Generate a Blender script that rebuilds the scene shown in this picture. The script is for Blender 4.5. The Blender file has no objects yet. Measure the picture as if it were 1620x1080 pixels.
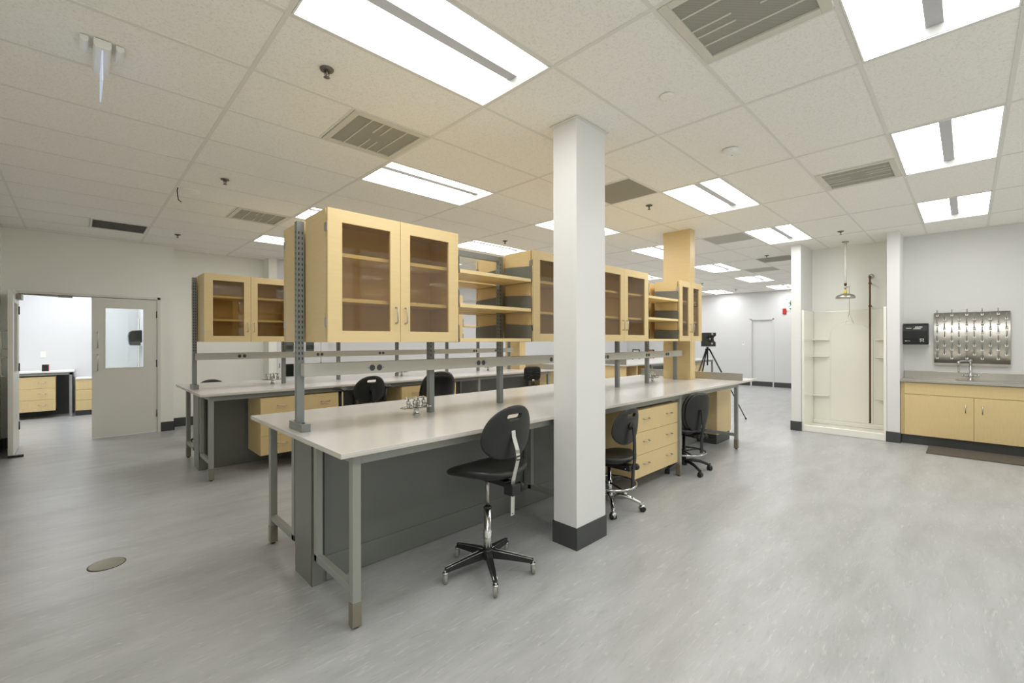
import bpy, bmesh, math, random
from mathutils import Vector, Matrix
R = math.radians
random.seed(7)
scene = bpy.context.scene

# ------------------------------------------------------------------ camera
F_PX, YAW, EYE, CEIL = 704.5, 45.705, 1.4584, 3.011
cam_d = bpy.data.cameras.new('camera')
cam = bpy.data.objects.new('camera', cam_d)
scene.collection.objects.link(cam)
cam.location = (0, 0, EYE)
cam.rotation_euler = (Matrix.Rotation(R(YAW - 90), 3, 'Z') @ Matrix.Rotation(R(90), 3, 'X') @ Matrix.Rotation(-.00142, 3, 'Z')).to_euler()
cam_d.sensor_width = 36
cam_d.lens = F_PX / 1620 * 36
cam_d.shift_y = -1.03 / 1620
cam_d.clip_start = .05
cam_d.clip_end = 60
scene.camera = cam

# ------------------------------------------------------------------ world, exposure
w = bpy.data.worlds.new('world'); scene.world = w; w.use_nodes = True
w.node_tree.nodes['Background'].inputs[0].default_value = (1, .985, .95, 1)
w.node_tree.nodes['Background'].inputs[1].default_value = .66
scene.view_settings.view_transform = 'Standard'
scene.view_settings.look = 'None'
scene.view_settings.gamma = 1
scene.view_settings.exposure = 0.79
scene.view_settings.use_curve_mapping = False
scene.cycles.use_denoising = True
scene.cycles.max_bounces = 10
scene.cycles.diffuse_bounces = 6
scene.cycles.transparent_max_bounces = 12
scene.cycles.sample_clamp_indirect = 6
LAMP = 6.5          # radiance of the troffer lenses

# ------------------------------------------------------------------ materials
def rgb(r, g, b):
    f = lambda c: (c/255/12.92 if c/255 <= .04045 else ((c/255+.055)/1.055)**2.4)
    return (f(r), f(g), f(b), 1)
def newmat(name):
    m = bpy.data.materials.new(name); m.use_nodes = True
    nt = m.node_tree; b = nt.nodes['Principled BSDF']
    return m, nt, b
def noise_col(nt, b, col, amt, scale, stretch=(1, 1, 1), detail=3, bump=0, bscale=None, coord='Object'):
    tc = nt.nodes.new('ShaderNodeTexCoord'); mp = nt.nodes.new('ShaderNodeMapping')
    mp.inputs['Scale'].default_value = stretch
    n = nt.nodes.new('ShaderNodeTexNoise'); n.inputs['Scale'].default_value = scale; n.inputs['Detail'].default_value = detail
    nt.links.new(tc.outputs[coord], mp.inputs[0]); nt.links.new(mp.outputs[0], n.inputs['Vector'])
    mx = nt.nodes.new('ShaderNodeMix'); mx.data_type = 'RGBA'
    mx.inputs[6].default_value = tuple(c*(1-amt) for c in col[:3])+(1,)
    mx.inputs[7].default_value = tuple(min(1, c*(1+amt)) for c in col[:3])+(1,)
    nt.links.new(n.outputs[0], mx.inputs[0]); nt.links.new(mx.outputs[2], b.inputs['Base Color'])
    if bump:
        bp = nt.nodes.new('ShaderNodeBump'); bp.inputs['Strength'].default_value = bump; bp.inputs['Distance'].default_value = .002
        n2 = n
        if bscale:
            n2 = nt.nodes.new('ShaderNodeTexNoise'); n2.inputs['Scale'].default_value = bscale
            nt.links.new(mp.outputs[0], n2.inputs['Vector'])
        nt.links.new(n2.outputs[0], bp.inputs['Height']); nt.links.new(bp.outputs[0], b.inputs['Normal'])
    return mp
def simple(name, col, rough=.5, metal=0, amt=.05, scale=12, stretch=(1, 1, 1), bump=0, bscale=None, spec=.5, coat=0):
    m, nt, b = newmat(name)
    b.inputs['Roughness'].default_value = rough; b.inputs['Metallic'].default_value = metal
    b.inputs['Specular IOR Level'].default_value = spec
    if coat: b.inputs['Coat Weight'].default_value = coat; b.inputs['Coat Roughness'].default_value = .12
    noise_col(nt, b, col, amt, scale, stretch, bump=bump, bscale=bscale)
    return m
M = {}
M['wall'] = simple('wall paint', rgb(240, 240, 233), .6, amt=.012, scale=3, bump=.05, bscale=180)
M['wallr'] = simple('grey white wall paint', rgb(216, 216, 213), .6, amt=.012, scale=3, bump=.05, bscale=180)
M['wallw'] = simple('bright wall paint', rgb(214, 215, 216), .55, amt=.01, scale=3, bump=.05, bscale=180)
M['column'] = simple('column paint', rgb(226, 226, 225), .45, amt=.01, scale=4, bump=.05, bscale=160)
M['doorp'] = simple('door paint', rgb(222, 221, 212), .4, amt=.015, scale=5)
M['base'] = simple('rubber base', rgb(66, 68, 68), .45, amt=.08, scale=10)
M['wood'] = simple('maple veneer', rgb(214, 190, 140), .38, amt=.07, scale=7, stretch=(1.2, 1.2, 9), spec=.5)
M['woodh'] = simple('maple veneer drawer', rgb(220, 196, 144), .38, amt=.07, scale=7, stretch=(9, 9, 1.2), spec=.5)
M['woodin'] = simple('maple interior', rgb(219, 190, 133), .5, amt=.05, scale=7, stretch=(1, 1, 6))
M['shelfw'] = simple('maple shelf', rgb(228, 205, 152), .4, amt=.06, scale=7, stretch=(1, 7, 7))
M['top'] = simple('bench laminate', rgb(208, 206, 202), .2, amt=.02, scale=30)
M['topedge'] = simple('laminate edge', rgb(200, 195, 183), .4, amt=.03, scale=30)
M['leg'] = simple('grey painted steel', rgb(148, 150, 143), .35, amt=.03, scale=8)
M['legfoot'] = simple('bare steel foot', rgb(150, 143, 126), .35, metal=.6, amt=.06, scale=14)
M['chase'] = simple('grey panel steel', rgb(116, 118, 113), .32, amt=.03, scale=5)
M['post'] = simple('upright steel', rgb(126, 130, 128), .35, amt=.04, scale=12)
M['rail'] = simple('raceway enamel', rgb(182, 181, 172), .35, amt=.02, scale=10)
M['slot'] = simple('dark slot', rgb(28, 29, 28), .7)
M['plate'] = simple('grey bracket steel', rgb(108, 110, 106), .4, amt=.04, scale=10)
M['black'] = simple('black plastic', rgb(30, 31, 30), .42, amt=.12, scale=30, bump=.1, bscale=250)
M['blackpu'] = simple('black urethane', rgb(32, 33, 31), .38, amt=.1, scale=18, bump=.25, bscale=120)
M['leather'] = simple('black leather', rgb(28, 27, 28), .27, amt=.15, scale=30, bump=.3, bscale=90)
M['chrome'] = simple('chrome', rgb(196, 196, 193), .09, metal=1, amt=.03)
M['satin'] = simple('satin nickel', rgb(190, 187, 178), .3, metal=1, amt=.05)
M['darkmetal'] = simple('dark metal', rgb(90, 91, 88), .4, metal=.7)
M['strut'] = simple('bright strut steel', rgb(215, 214, 208), .28, metal=.85, amt=.03)
M['steel'] = simple('stainless sheet', rgb(190, 187, 179), .36, metal=1, amt=.02, scale=5, stretch=(1, 12, 1))
M['steelb'] = simple('stainless brushed', rgb(188, 185, 178), .33, metal=1, amt=.06, scale=6, stretch=(1, 1, 12))
M['white'] = simple('white plastic', rgb(236, 236, 231), .4, amt=.02)
M['grate'] = simple('grey wheel rubber', rgb(138, 138, 132), .5, amt=.06)
M['ring'] = simple('vent enamel', rgb(214, 211, 198), .45, amt=.02)
M['darktile'] = simple('grey acoustic tile', rgb(152, 150, 138), .8, amt=.06, scale=60)
M['greytile'] = simple('light grey return tile', rgb(186, 185, 176), .8, amt=.05, scale=60)
M['gel'] = simple('shower gelcoat', rgb(240, 239, 230), .16, amt=.01, scale=3, coat=.4)
M['copper'] = simple('aged copper pipe', rgb(104, 78, 56), .4, metal=.7, amt=.2, scale=20, stretch=(1, 1, .3))
M['yellow'] = simple('yellow plastic', rgb(232, 206, 40), .45)
M['amber'] = simple('brass index', rgb(205, 170, 70), .35, metal=.3)
M['green'] = simple('sign green', rgb(30, 105, 62), .5)
M['red'] = simple('alarm red', rgb(170, 36, 40), .45)
M['pegrod'] = simple('grey peg plastic', rgb(150, 150, 144), .4)
M['mat'] = simple('brown floor mat', rgb(88, 82, 72), .85, amt=.25, scale=60, bump=.6, bscale=200)
M['drain'] = simple('drain cover bronze', rgb(150, 146, 130), .4, metal=.5, amt=.15, scale=40)
M['orange'] = simple('orange notice print', rgb(214, 140, 96), .6)
M['fitting'] = simple('sprinkler metal', rgb(120, 116, 106), .35, metal=.8)
M['bar'] = simple('troffer bar grey', rgb(176, 176, 178), .5, amt=.02)
M['endp'] = simple('troffer end plate', rgb(128, 128, 125), .5, amt=.01)
M['closer'] = simple('door closer enamel', rgb(142, 138, 126), .4)
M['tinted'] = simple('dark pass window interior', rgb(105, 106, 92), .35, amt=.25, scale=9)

def ceiling_mat():
    m, nt, b = newmat('fissured ceiling tile')
    b.inputs['Roughness'].default_value = .85
    tc = nt.nodes.new('ShaderNodeTexCoord')
    v = nt.nodes.new('ShaderNodeTexVoronoi'); v.inputs['Scale'].default_value = 62
    n = nt.nodes.new('ShaderNodeTexNoise'); n.inputs['Scale'].default_value = 95; n.inputs['Detail'].default_value = 4
    n3 = nt.nodes.new('ShaderNodeTexNoise'); n3.inputs['Scale'].default_value = .55
    for q in (v, n, n3): nt.links.new(tc.outputs['Object'], q.inputs['Vector'])
    r1 = nt.nodes.new('ShaderNodeValToRGB')
    r1.color_ramp.elements[0].position = .07; r1.color_ramp.elements[0].color = (.72, .71, .68, 1)
    r1.color_ramp.elements[1].position = .17; r1.color_ramp.elements[1].color = (1, 1, 1, 1)
    nt.links.new(v.outputs['Distance'], r1.inputs[0])
    r2 = nt.nodes.new('ShaderNodeValToRGB')
    r2.color_ramp.elements[0].position = .33; r2.color_ramp.elements[0].color = (.89, .89, .87, 1)
    r2.color_ramp.elements[1].position = .5; r2.color_ramp.elements[1].color = (1, 1, 1, 1)
    nt.links.new(n.outputs[0], r2.inputs[0])
    mu = nt.nodes.new('ShaderNodeMix'); mu.data_type = 'RGBA'; mu.blend_type = 'MULTIPLY'; mu.inputs[0].default_value = 1
    nt.links.new(r1.outputs[0], mu.inputs[6]); nt.links.new(r2.outputs[0], mu.inputs[7])
    mu2 = nt.nodes.new('ShaderNodeMix'); mu2.data_type = 'RGBA'; mu2.blend_type = 'MULTIPLY'; mu2.inputs[0].default_value = 1
    r3 = nt.nodes.new('ShaderNodeValToRGB')
    r3.color_ramp.elements[0].color = rgb(243, 241, 234); r3.color_ramp.elements[1].color = rgb(247, 244, 237)
    nt.links.new(n3.outputs[0], r3.inputs[0])
    nt.links.new(mu.outputs[2], mu2.inputs[6]); nt.links.new(r3.outputs[0], mu2.inputs[7])
    nt.links.new(mu2.outputs[2], b.inputs['Base Color'])
    return m
M['tile'] = ceiling_mat()
M['tee'] = simple('tee bar enamel', rgb(227, 225, 217), .5, amt=.01)

def floor_mat():
    m, nt, b = newmat('streaked sheet vinyl')
    b.inputs['Specular IOR Level'].default_value = .5
    tc = nt.nodes.new('ShaderNodeTexCoord')
    def nz(sx, sy, scale, detail=6, dist=0.0, rough=.6):
        mp = nt.nodes.new('ShaderNodeMapping'); mp.inputs['Scale'].default_value = (sx, sy, 1)
        n = nt.nodes.new('ShaderNodeTexNoise'); n.inputs['Scale'].default_value = scale; n.inputs['Detail'].default_value = detail
        n.inputs['Distortion'].default_value = dist; n.inputs['Roughness'].default_value = rough
        nt.links.new(tc.outputs['Object'], mp.inputs[0]); nt.links.new(mp.outputs[0], n.inputs['Vector']); return n
    def ramp(src, p0, c0, p1, c1):
        r = nt.nodes.new('ShaderNodeValToRGB'); e = r.color_ramp.elements
        e[0].position = p0; e[0].color = c0; e[1].position = p1; e[1].color = c1
        nt.links.new(src.outputs[0], r.inputs[0]); return r
    a = ramp(nz(1, 3.5, 1.6, 6, .4), .3, rgb(162, 163, 163), .72, rgb(181, 182, 183))
    lt = ramp(nz(3.2, 19, 2.6, 8, .9, .66), .56, (0, 0, 0, 1), .74, (1, 1, 1, 1))
    dk = ramp(nz(3.6, 24, 2.3, 8, .8, .66), .56, (0, 0, 0, 1), .74, (1, 1, 1, 1))
    m1 = nt.nodes.new('ShaderNodeMix'); m1.data_type = 'RGBA'; m1.inputs[7].default_value = rgb(216, 216, 212)
    m2 = nt.nodes.new('ShaderNodeMix'); m2.data_type = 'RGBA'; m2.inputs[7].default_value = rgb(143, 144, 146)
    s1 = nt.nodes.new('ShaderNodeMath'); s1.operation = 'MULTIPLY'; s1.inputs[1].default_value = .55
    s2 = nt.nodes.new('ShaderNodeMath'); s2.operation = 'MULTIPLY'; s2.inputs[1].default_value = .62
    nt.links.new(lt.outputs[0], s1.inputs[0]); nt.links.new(dk.outputs[0], s2.inputs[0])
    nt.links.new(s1.outputs[0], m1.inputs[0]); nt.links.new(a.outputs[0], m1.inputs[6])
    nt.links.new(s2.outputs[0], m2.inputs[0]); nt.links.new(m1.outputs[2], m2.inputs[6])
    nt.links.new(m2.outputs[2], b.inputs['Base Color'])
    rr = nz(1, 1, .7, 3)
    mr = nt.nodes.new('ShaderNodeMapRange'); mr.inputs['To Min'].default_value = .24; mr.inputs['To Max'].default_value = .42
    nt.links.new(rr.outputs[0], mr.inputs['Value']); nt.links.new(mr.outputs[0], b.inputs['Roughness'])
    bp = nt.nodes.new('ShaderNodeBump'); bp.inputs['Strength'].default_value = .12; bp.inputs['Distance'].default_value = .01
    bn = nz(1, 1, 3.5, 2)
    nt.links.new(bn.outputs[0], bp.inputs['Height']); nt.links.new(bp.outputs[0], b.inputs['Normal'])
    return m
M['floor'] = floor_mat()

def glass_mat(name, tint, spec=.12):
    m = bpy.data.materials.new(name); m.use_nodes = True; nt = m.node_tree
    nt.nodes.remove(nt.nodes['Principled BSDF']); out = nt.nodes['Material Output']
    t = nt.nodes.new('ShaderNodeBsdfTransparent'); t.inputs[0].default_value = tint
    g = nt.nodes.new('ShaderNodeBsdfGlossy'); g.inputs['Roughness'].default_value = .03
    lw = nt.nodes.new('ShaderNodeLayerWeight'); lw.inputs[0].default_value = .5
    p5 = nt.nodes.new('ShaderNodeMath'); p5.operation = 'POWER'; p5.inputs[1].default_value = 4.2
    f = nt.nodes.new('ShaderNodeMath'); f.operation = 'MULTIPLY_ADD'; f.inputs[1].default_value = .92; f.inputs[2].default_value = .045
    nt.links.new(lw.outputs['Facing'], p5.inputs[0]); nt.links.new(p5.outputs[0], f.inputs[0])
    mx = nt.nodes.new('ShaderNodeMixShader')
    nt.links.new(f.outputs[0], mx.inputs[0]); nt.links.new(t.outputs[0], mx.inputs[1]); nt.links.new(g.outputs[0], mx.inputs[2])
    nt.links.new(mx.outputs[0], out.inputs[0]); return m
M['smoke'] = glass_mat('smoked cabinet glass', (.88, .84, .74, 1))
M['clear'] = glass_mat('clear glass', (.93, .95, .95, 1))
def emit(name, col, s):
    m = bpy.data.materials.new(name); m.use_nodes = True; nt = m.node_tree
    b = nt.nodes['Principled BSDF']; b.inputs['Base Color'].default_value = (.8, .8, .8, 1)
    b.inputs['Emission Color'].default_value = col; b.inputs['Emission Strength'].default_value = s
    return m
M['lens'] = emit('lit troffer lens', (1, .992, .975, 1), LAMP)
M['lens2'] = emit('lit cool troffer lens', (.97, .985, 1, 1), 10)
M['edge'] = emit('edge lit acrylic', (.50, .62, 1, 1), .22)

# ------------------------------------------------------------------ helpers
COL = scene.collection
class MB:
    def __init__(s): s.bm = bmesh.new(); s.mi = 0
    def _new(s, before):
        for f in s.bm.faces:
            if f.index == -1 or f not in before: pass
    def box(s, x0, x1, y0, y1, z0, z1, mi=None, rot=None, piv=None):
        mi = s.mi if mi is None else mi
        vs = [s.bm.verts.new((x, y, z)) for x in (x0, x1) for y in (y0, y1) for z in (z0, z1)]
        if rot is not None:
            p = Vector(piv) if piv is not None else Vector(((x0+x1)/2, (y0+y1)/2, (z0+z1)/2))
            for v in vs: v.co = rot @ (v.co-p)+p
        for q in ((0, 1, 3, 2), (4, 6, 7, 5), (0, 4, 5, 1), (2, 3, 7, 6), (0, 2, 6, 4), (1, 5, 7, 3)):
            f = s.bm.faces.new([vs[i] for i in q]); f.material_index = mi
        return s
    def quad(s, pts, mi=None):
        f = s.bm.faces.new([s.bm.verts.new(p) for p in pts]); f.material_index = s.mi if mi is None else mi; return s
    def tube(s, pts, r, seg=10, mi=None, closed=False, cap=True):
        mi = s.mi if mi is None else mi
        pts = [Vector(p) for p in pts]; n = len(pts)
        rs = r if isinstance(r, (list, tuple)) else [r]*n
        rings = []; up = None
        for i, p in enumerate(pts):
            if closed: d = pts[(i+1) % n]-pts[i-1]
            else: d = pts[min(i+1, n-1)]-pts[max(i-1, 0)]
            if d.length < 1e-9: d = Vector((0, 0, 1))
            d.normalize()
            if up is None:
                up = Vector((0, 0, 1)) if abs(d.z) < .9 else Vector((1, 0, 0))
            u = d.cross(up)
            if u.length < 1e-4: u = d.cross(Vector((0, 1, 0)))
            u.normalize(); v = u.cross(d); v.normalize(); up = v
            rings.append([s.bm.verts.new(p+u*math.cos(a)*rs[i]+v*math.sin(a)*rs[i]) for a in [2*math.pi*k/seg for k in range(seg)]])
        m = n if closed else n-1
        for i in range(m):
            a, b = rings[i], rings[(i+1) % n]
            for k in range(seg):
                f = s.bm.faces.new((a[k], a[(k+1) % seg], b[(k+1) % seg], b[k])); f.smooth = True; f.material_index = mi
        if cap and not closed:
            f = s.bm.faces.new(rings[0][::-1]); f.material_index = mi
            f = s.bm.faces.new(rings[-1]); f.material_index = mi
        return s
    def lathe(s, prof, c=(0, 0, 0), seg=24, mi=None, axis='z', sx=1, sy=1):
        mi = s.mi if mi is None else mi
        def P(r, a, h):
            x, y, z = r*math.cos(a)*sx, r*math.sin(a)*sy, h
            if axis == 'x': x, y, z = h, r*math.cos(a)*sx, r*math.sin(a)*sy
            if axis == 'y': x, y, z = r*math.cos(a)*sx, h, r*math.sin(a)*sy
            return (x+c[0], y+c[1], z+c[2])
        rings = [[s.bm.verts.new(P(max(r, 1e-4), 2*math.pi*k/seg, h)) for k in range(seg)] for r, h in prof]
        for a, b in zip(rings, rings[1:]):
            for k in range(seg):
                f = s.bm.faces.new((a[k], a[(k+1) % seg], b[(k+1) % seg], b[k])); f.smooth = True; f.material_index = mi
        for g in (rings[0][::-1], rings[-1]):
            f = s.bm.faces.new(g); f.material_index = mi
        return s
    def prism(s, poly, h0, h1, plane='xy', mi=None):
        mi = s.mi if mi is None else mi
        def P(u, v, h): return {'xy': (u, v, h), 'xz': (u, h, v), 'yz': (h, u, v)}[plane]
        a = [s.bm.verts.new(P(u, v, h0)) for u, v in poly]; b = [s.bm.verts.new(P(u, v, h1)) for u, v in poly]
        n = len(poly)
        for k in range(n):
            f = s.bm.faces.new((a[k], a[(k+1) % n], b[(k+1) % n], b[k])); f.material_index = mi
        for g in (a[::-1], b):
            f = s.bm.faces.new(g); f.material_index = mi
        return s
    def pad(s, outline, rings=9, seg=56, thick=.03, round_=2.6, bend=None, frame=None, mi=None):
        """closed cushion: outline(theta)->(u,v), bend(u,v)->w, frame maps (u,v,w) to a point"""
        mi = s.mi if mi is None else mi
        def ringset(sign):
            out = []
            for i in range(rings+1):
                t = i/rings; t = 1-(1-t)**1.7
                row = []
                for k in range(seg):
                    u, v = outline(2*math.pi*k/seg); u *= t; v *= t
                    w = sign*thick/2*max(0, 1-t**(round_*2))**.5 if t < 1 else 0
                    if bend: w += bend(u, v)
                    row.append(s.bm.verts.new(frame(u, v, w)))
                    if i == 0: break
                out.append(row)
            return out
        A, B = ringset(1), ringset(-1)
        for k in range(seg): s.bm.verts.remove(B[-1][k])
        B[-1] = A[-1]
        for S, flip in ((A, False), (B, True)):
            for i in range(rings):
                for k in range(seg):
                    k2 = (k+1) % seg
                    q = (S[0][0], S[1][k], S[1][k2]) if i == 0 else (S[i][k], S[i+1][k], S[i+1][k2], S[i][k2])
                    if flip: q = q[::-1]
                    f = s.bm.faces.new(q); f.smooth = True; f.material_index = mi
        return s
    def build(s, name, mats, parent=None, bevel=0, loc=None, segs=2):
        bmesh.ops.recalc_face_normals(s.bm, faces=s.bm.faces[:])
        me = bpy.data.meshes.new(name); s.bm.to_mesh(me); s.bm.free()
        for m in (mats if isinstance(mats, (list, tuple)) else [mats]): me.materials.append(M[m])
        o = bpy.data.objects.new(name, me); COL.objects.link(o)
        if parent: o.parent = parent
        if loc: o.location = loc
        if bevel:
            md = o.modifiers.new('bevel', 'BEVEL'); md.width = bevel; md.segments = segs; md.limit_method = 'ANGLE'; md.angle_limit = R(50)
        return o
def tag(o, label=None, cat=None, group=None, kind=None):
    if label: o['label'] = label
    if cat: o['category'] = cat
    if group: o['group'] = group
    if kind: o['kind'] = kind
    return o
def thing(name, label, cat, loc=(0, 0, 0), rz=0, group=None):
    o = bpy.data.objects.new(name, None); COL.objects.link(o); o.empty_display_size = .1
    o.location = loc; o.rotation_euler = (0, 0, rz)
    return tag(o, label, cat, group)
def kids(o): return [c for c in bpy.data.objects if c.parent is o]
def copy_tree(o, parent=None, label=None, d=None, loc=None, rz=None, group=None):
    c = o.copy(); COL.objects.link(c)
    if parent: c.parent = parent
    if label: c['label'] = label
    if group: c['group'] = group
    if d: c.location = Vector(o.location)+Vector(d)
    if loc: c.location = loc
    if rz is not None: c.rotation_euler = (0, 0, rz)
    for ch in kids(o): copy_tree(ch, c)
    return c
def struct(name, mb, mats, parent=None, bevel=0, label=None):
    o = mb.build(name, mats, parent, bevel)
    if not parent: o['kind'] = 'structure'
    if label: o['label'] = label
    return o

# ------------------------------------------------------------------ setting
XL, XR, XF, YB, YK, YA = -.74, 8.93, 15.6, -1.6, 9.46, 9.13
struct('floor', MB().box(-3.2, XF+.2, YB-.2, 13.2, -.12, 0), 'floor')
struct('wall_left', MB().box(XL-.15, XL, YB-.1, YA, 0, CEIL+.3), 'wall')
# invented window band behind the camera, letting world light in to brighten the ceiling
rw = MB().box(XL-.15, XR+.15, YB-.12, YB, 0, .25).box(XL-.15, XR+.15, YB-.12, YB, 2.9, CEIL+.3).box(XL-.15, XL, YB-.12, YB, .25, 2.9).box(XR, XR+.15, YB-.12, YB, .25, 2.9)
WX = [XL+(XR-XL)*k/5 for k in range(6)]
for x in WX[1:-1]: rw.box(x-.03, x+.03, YB-.12, YB, .25, 2.9)
struct('wall_rear', rw, 'wall')
for k in range(5):
    struct('window_%d' % (k+1), MB().box(WX[k]+.03, WX[k+1]-.03, YB-.065, YB-.06, .25, 2.9), 'clear')
# door wall at Y = 9.13: opening x -.62 ... .93, top 2.13
OX0, OX1, OZ = -.62, .925, 2.125
mb = MB()
mb.box(XL-.15, OX0, YA, YA+.14, 0, CEIL+.3); mb.box(OX1, 1.13, YA, YA+.14, 0, CEIL+.3); mb.box(OX0, OX1, YA, YA+.14, OZ, CEIL+.3)
mb.box(.95, 1.13, YA+.14, YK, 0, CEIL+.3)
struct('wall_back_left', mb, 'wall')
struct('wall_back', MB().box(1.13, 3.66, YK, YK+.14, 0, CEIL+.3).box(2.56, 2.70, YA, YK, 0, CEIL+.3), 'wall')
struct('wall_back_right', MB().box(3.66, XF+.15, YK, YK+.14, 0, CEIL+.3), 'wallw')
struct('wall_far', MB().box(XF, XF+.15, 2.02, 4.27, 0, CEIL+.3).box(XF, XF+.15, 4.91, YK, 0, CEIL+.3).box(XF, XF+.15, 4.27, 4.91, 2.13, CEIL+.3), 'wallw')
struct('wall_shower_left', MB().box(8.34, XF+.15, 1.885, 2.02, 0, CEIL+.3), 'column')
struct('wall_shower_back', MB().box(9.1, 9.25, .82, 1.885, 0, CEIL+.3), 'wall')
struct('wall_shower_right', MB().box(8.35, 9.25, .68, .82, 0, CEIL+.3), 'column')
struct('wall_right', MB().box(XR, XR+.15, YB-.15, .68, 0, CEIL+.3), 'wallr')
# door into far wall
d3 = struct('door_3', MB().box(XF+.045, XF+.09, 4.285, 4.895, .01, 2.115), 'wallw', bevel=.002)
struct('trim_3', MB().box(XF-.01, XF+.1, 4.25, 4.285, 0, 2.15).box(XF-.01, XF+.1, 4.895, 4.93, 0, 2.15).box(XF-.01, XF+.1, 4.25, 4.93, 2.115, 2.15), 'wallw')
# next room
struct('wall_next_room', MB().box(-2.0, .95, 12.85, 13.0, 0, CEIL+.1).box(.95, 1.1, YA+.14, 13, 0, CEIL+.1).box(-2.15, -2.0, YA, 13, 0, CEIL+.1).box(-2.0, XL-.15, YA, YA+.14, 0, CEIL+.1), 'wallw')
struct('ceiling_next_room', MB().box(-2.15, 1.1, YA+.14, 13, CEIL-.02, CEIL+.1), 'wallw')

# baseboards
def base(n, *boxes):
    m = MB()
    for b in boxes: m.box(*b, 0, .15)
    return struct('baseboard_'+n, m, 'base', bevel=.003)
base('left', (XL, XL+.012, YB, YA-.0))
base('back_left', (.965, 1.142, YA-.012, YA), (1.13, 1.142, YA-.012, YK), (XL, -.67, YA-.012, YA))
base('back', (1.142, 2.56, YK-.012, YK), (2.548, 2.712, YA-.012, YA), (3.66, XF, YK-.012, YK))
base('far', (XF-.014, XF, 2.02, 4.25), (XF-.012, XF, 4.93, YK-.012), (XF+.03, XF+.045, 4.285, 4.895))
base('shower_left', (8.328, 8.34, 1.875, 2.032), (8.34, 8.36, 1.875, 1.885), (8.34, XF, 2.02, 2.032))
base('shower_right', (8.338, 8.35, .67, .83), (8.35, 8.38, .67, .68))

# ceiling: tiles, tee bars, cut-outs for what is set into the grid
GX, GY, TX, TY = 1.934, 2.252, 1.2192, .6096
def gx(u): return GX+u*TX
def gy(v): return GY+v*TY
LIGHTS = [(-2, -4), (0, -4), (2, -4), (4, -4), (-1, -1), (2, -1), (4, -1)] + [(u, 2) for u in (0, 2, 4, 6, 8, 10)] + [(u, 5) for u in (0, 2, 4, 6, 8, 10)] + [(u, 8) for u in (0, 2, 4, 6, 8, 10)]  # leading fixture is unseen, added to light the space behind the camera
HALF = {(0, -3): (0, 'vent'), (-1, 1): (1, 'vent'), (-1, 6): (1, 'vent'), (2, -3): (1, 'vent'), (4, 0): (0, 'grey'), (6, 0): (0, 'dark'),
        (7, 1): (0, 'grey'), (1, 0): (1, 'dark'), (-2, 9): (1, 'return')}
cb = MB(); t = .011
xs0, xs1 = XL, XF
for i in range(-3, 12):
    for j in range(-7, 12):
        x0, x1, y0, y1 = max(gx(i), xs0), min(gx(i+1), xs1), max(gy(j), YB), min(gy(j+1), YK)
        if x1 <= x0+.01 or y1 <= y0+.01: continue
        if (i, j) in LIGHTS: continue
        z = CEIL+.004
        def tile(a, b):
            if b-a < .02: return
            cb.quad([(a, y0, z), (a, y1, z), (b, y1, z), (b, y0, z)], 0)
        if (i, j) in HALF:
            xm = gx(i)+TX/2
            if HALF[(i, j)][0] == 0: tile(xm, x1)
            else: tile(x0, xm)
            cb.box(xm-t/1.5, xm+t/1.5, y0, y1, CEIL, CEIL+.012, 1)
        else: tile(x0, x1)
for i in range(-2, 12):
    x = gx(i)
    if XL < x < XF: cb.box(x-t, x+t, YB, YK, CEIL, CEIL+.01, 1)
for j in range(-6, 12):
    y = gy(j)
    if YB < y < YK: cb.box(xs0, xs1, y-t, y+t, CEIL+.001, CEIL+.011, 1)
# wall angle round the edge
cb.box(XL, XL+.02, YB, YA, CEIL, CEIL+.008, 1); cb.box(XL, 1.13, YA-.02, YA, CEIL, CEIL+.008, 1); cb.box(1.13, XF, YK-.02, YK, CEIL, CEIL+.008, 1); cb.box(XF-.02, XF, 2.02, YK, CEIL, CEIL+.008, 1); cb.box(XR-.02, XR, YB, .68, CEIL, CEIL+.008, 1)
ceil_o = struct('ceiling', cb, ['tile', 'tee'])
struct('trim_roof_deck', MB().box(XL-.15, XF+.15, YB, YK+.14, CEIL+.3, CEIL+.4), 'wall')  # unseen deck above the tiles, added to stop world light leaking in

# ------------------------------------------------------------------ troffers
def troffer():
    o = thing('ceiling_light', 'x', 'ceiling light')
    a, b = TX-.026, TY-.026; h = .065; q = .034
    fr = MB()
    for (x0, x1, y0, y1) in ((0, a, 0, .008), (0, a, b-.008, b), (0, .008, 0, b), (a-.008, a, 0, b)): fr.box(x0, x1, y0, y1, -.002, .012)
    fr.build('frame', 'white', o)
    for s_ in (0, 1):
        y0, y1 = (.008, b/2-q) if s_ == 0 else (b-.008, b/2+q)
        l = MB(); pts = []
        n = 6
        prev = None
        for k in range(n+1):
            tt = k/n; y = y0+(y1-y0)*tt; z = .004+h*math.sin(tt*math.pi/2)**.9 if k else .004
            cur = (y, z)
            if prev: l.quad([(.008, prev[0], prev[1]), (a-.008, prev[0], prev[1]), (a-.008, y, z), (.008, y, z)])
            prev = cur
        for f in l.bm.faces: f.smooth = True
        bmesh.ops.remove_doubles(l.bm, verts=l.bm.verts[:], dist=1e-5)
        l.build('lens', 'lens', o)
    MB().box(.008, a-.008, b/2-q-.001, b/2+q+.001, h-.012, h+.012).build('center_bar', 'bar', o, bevel=.002)
    for x0 in (.0085, a-.0115):
        e = MB(); poly = [(.008, .003)]
        for k in range(7): poly.append((.008+(b/2-q-.008)*k/6, .005+h*math.sin(k/6*math.pi/2)**.9+.004 if k else .006))
        poly += [(b-p[0], p[1]) for p in poly[::-1]]
        e.prism(poly, x0, x0+.003, 'yz').build('end_plate', 'endp', o)
    MB().box(0, a, 0, b, h+.02, h+.03).build('housing', 'endp', o)
    return o
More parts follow.
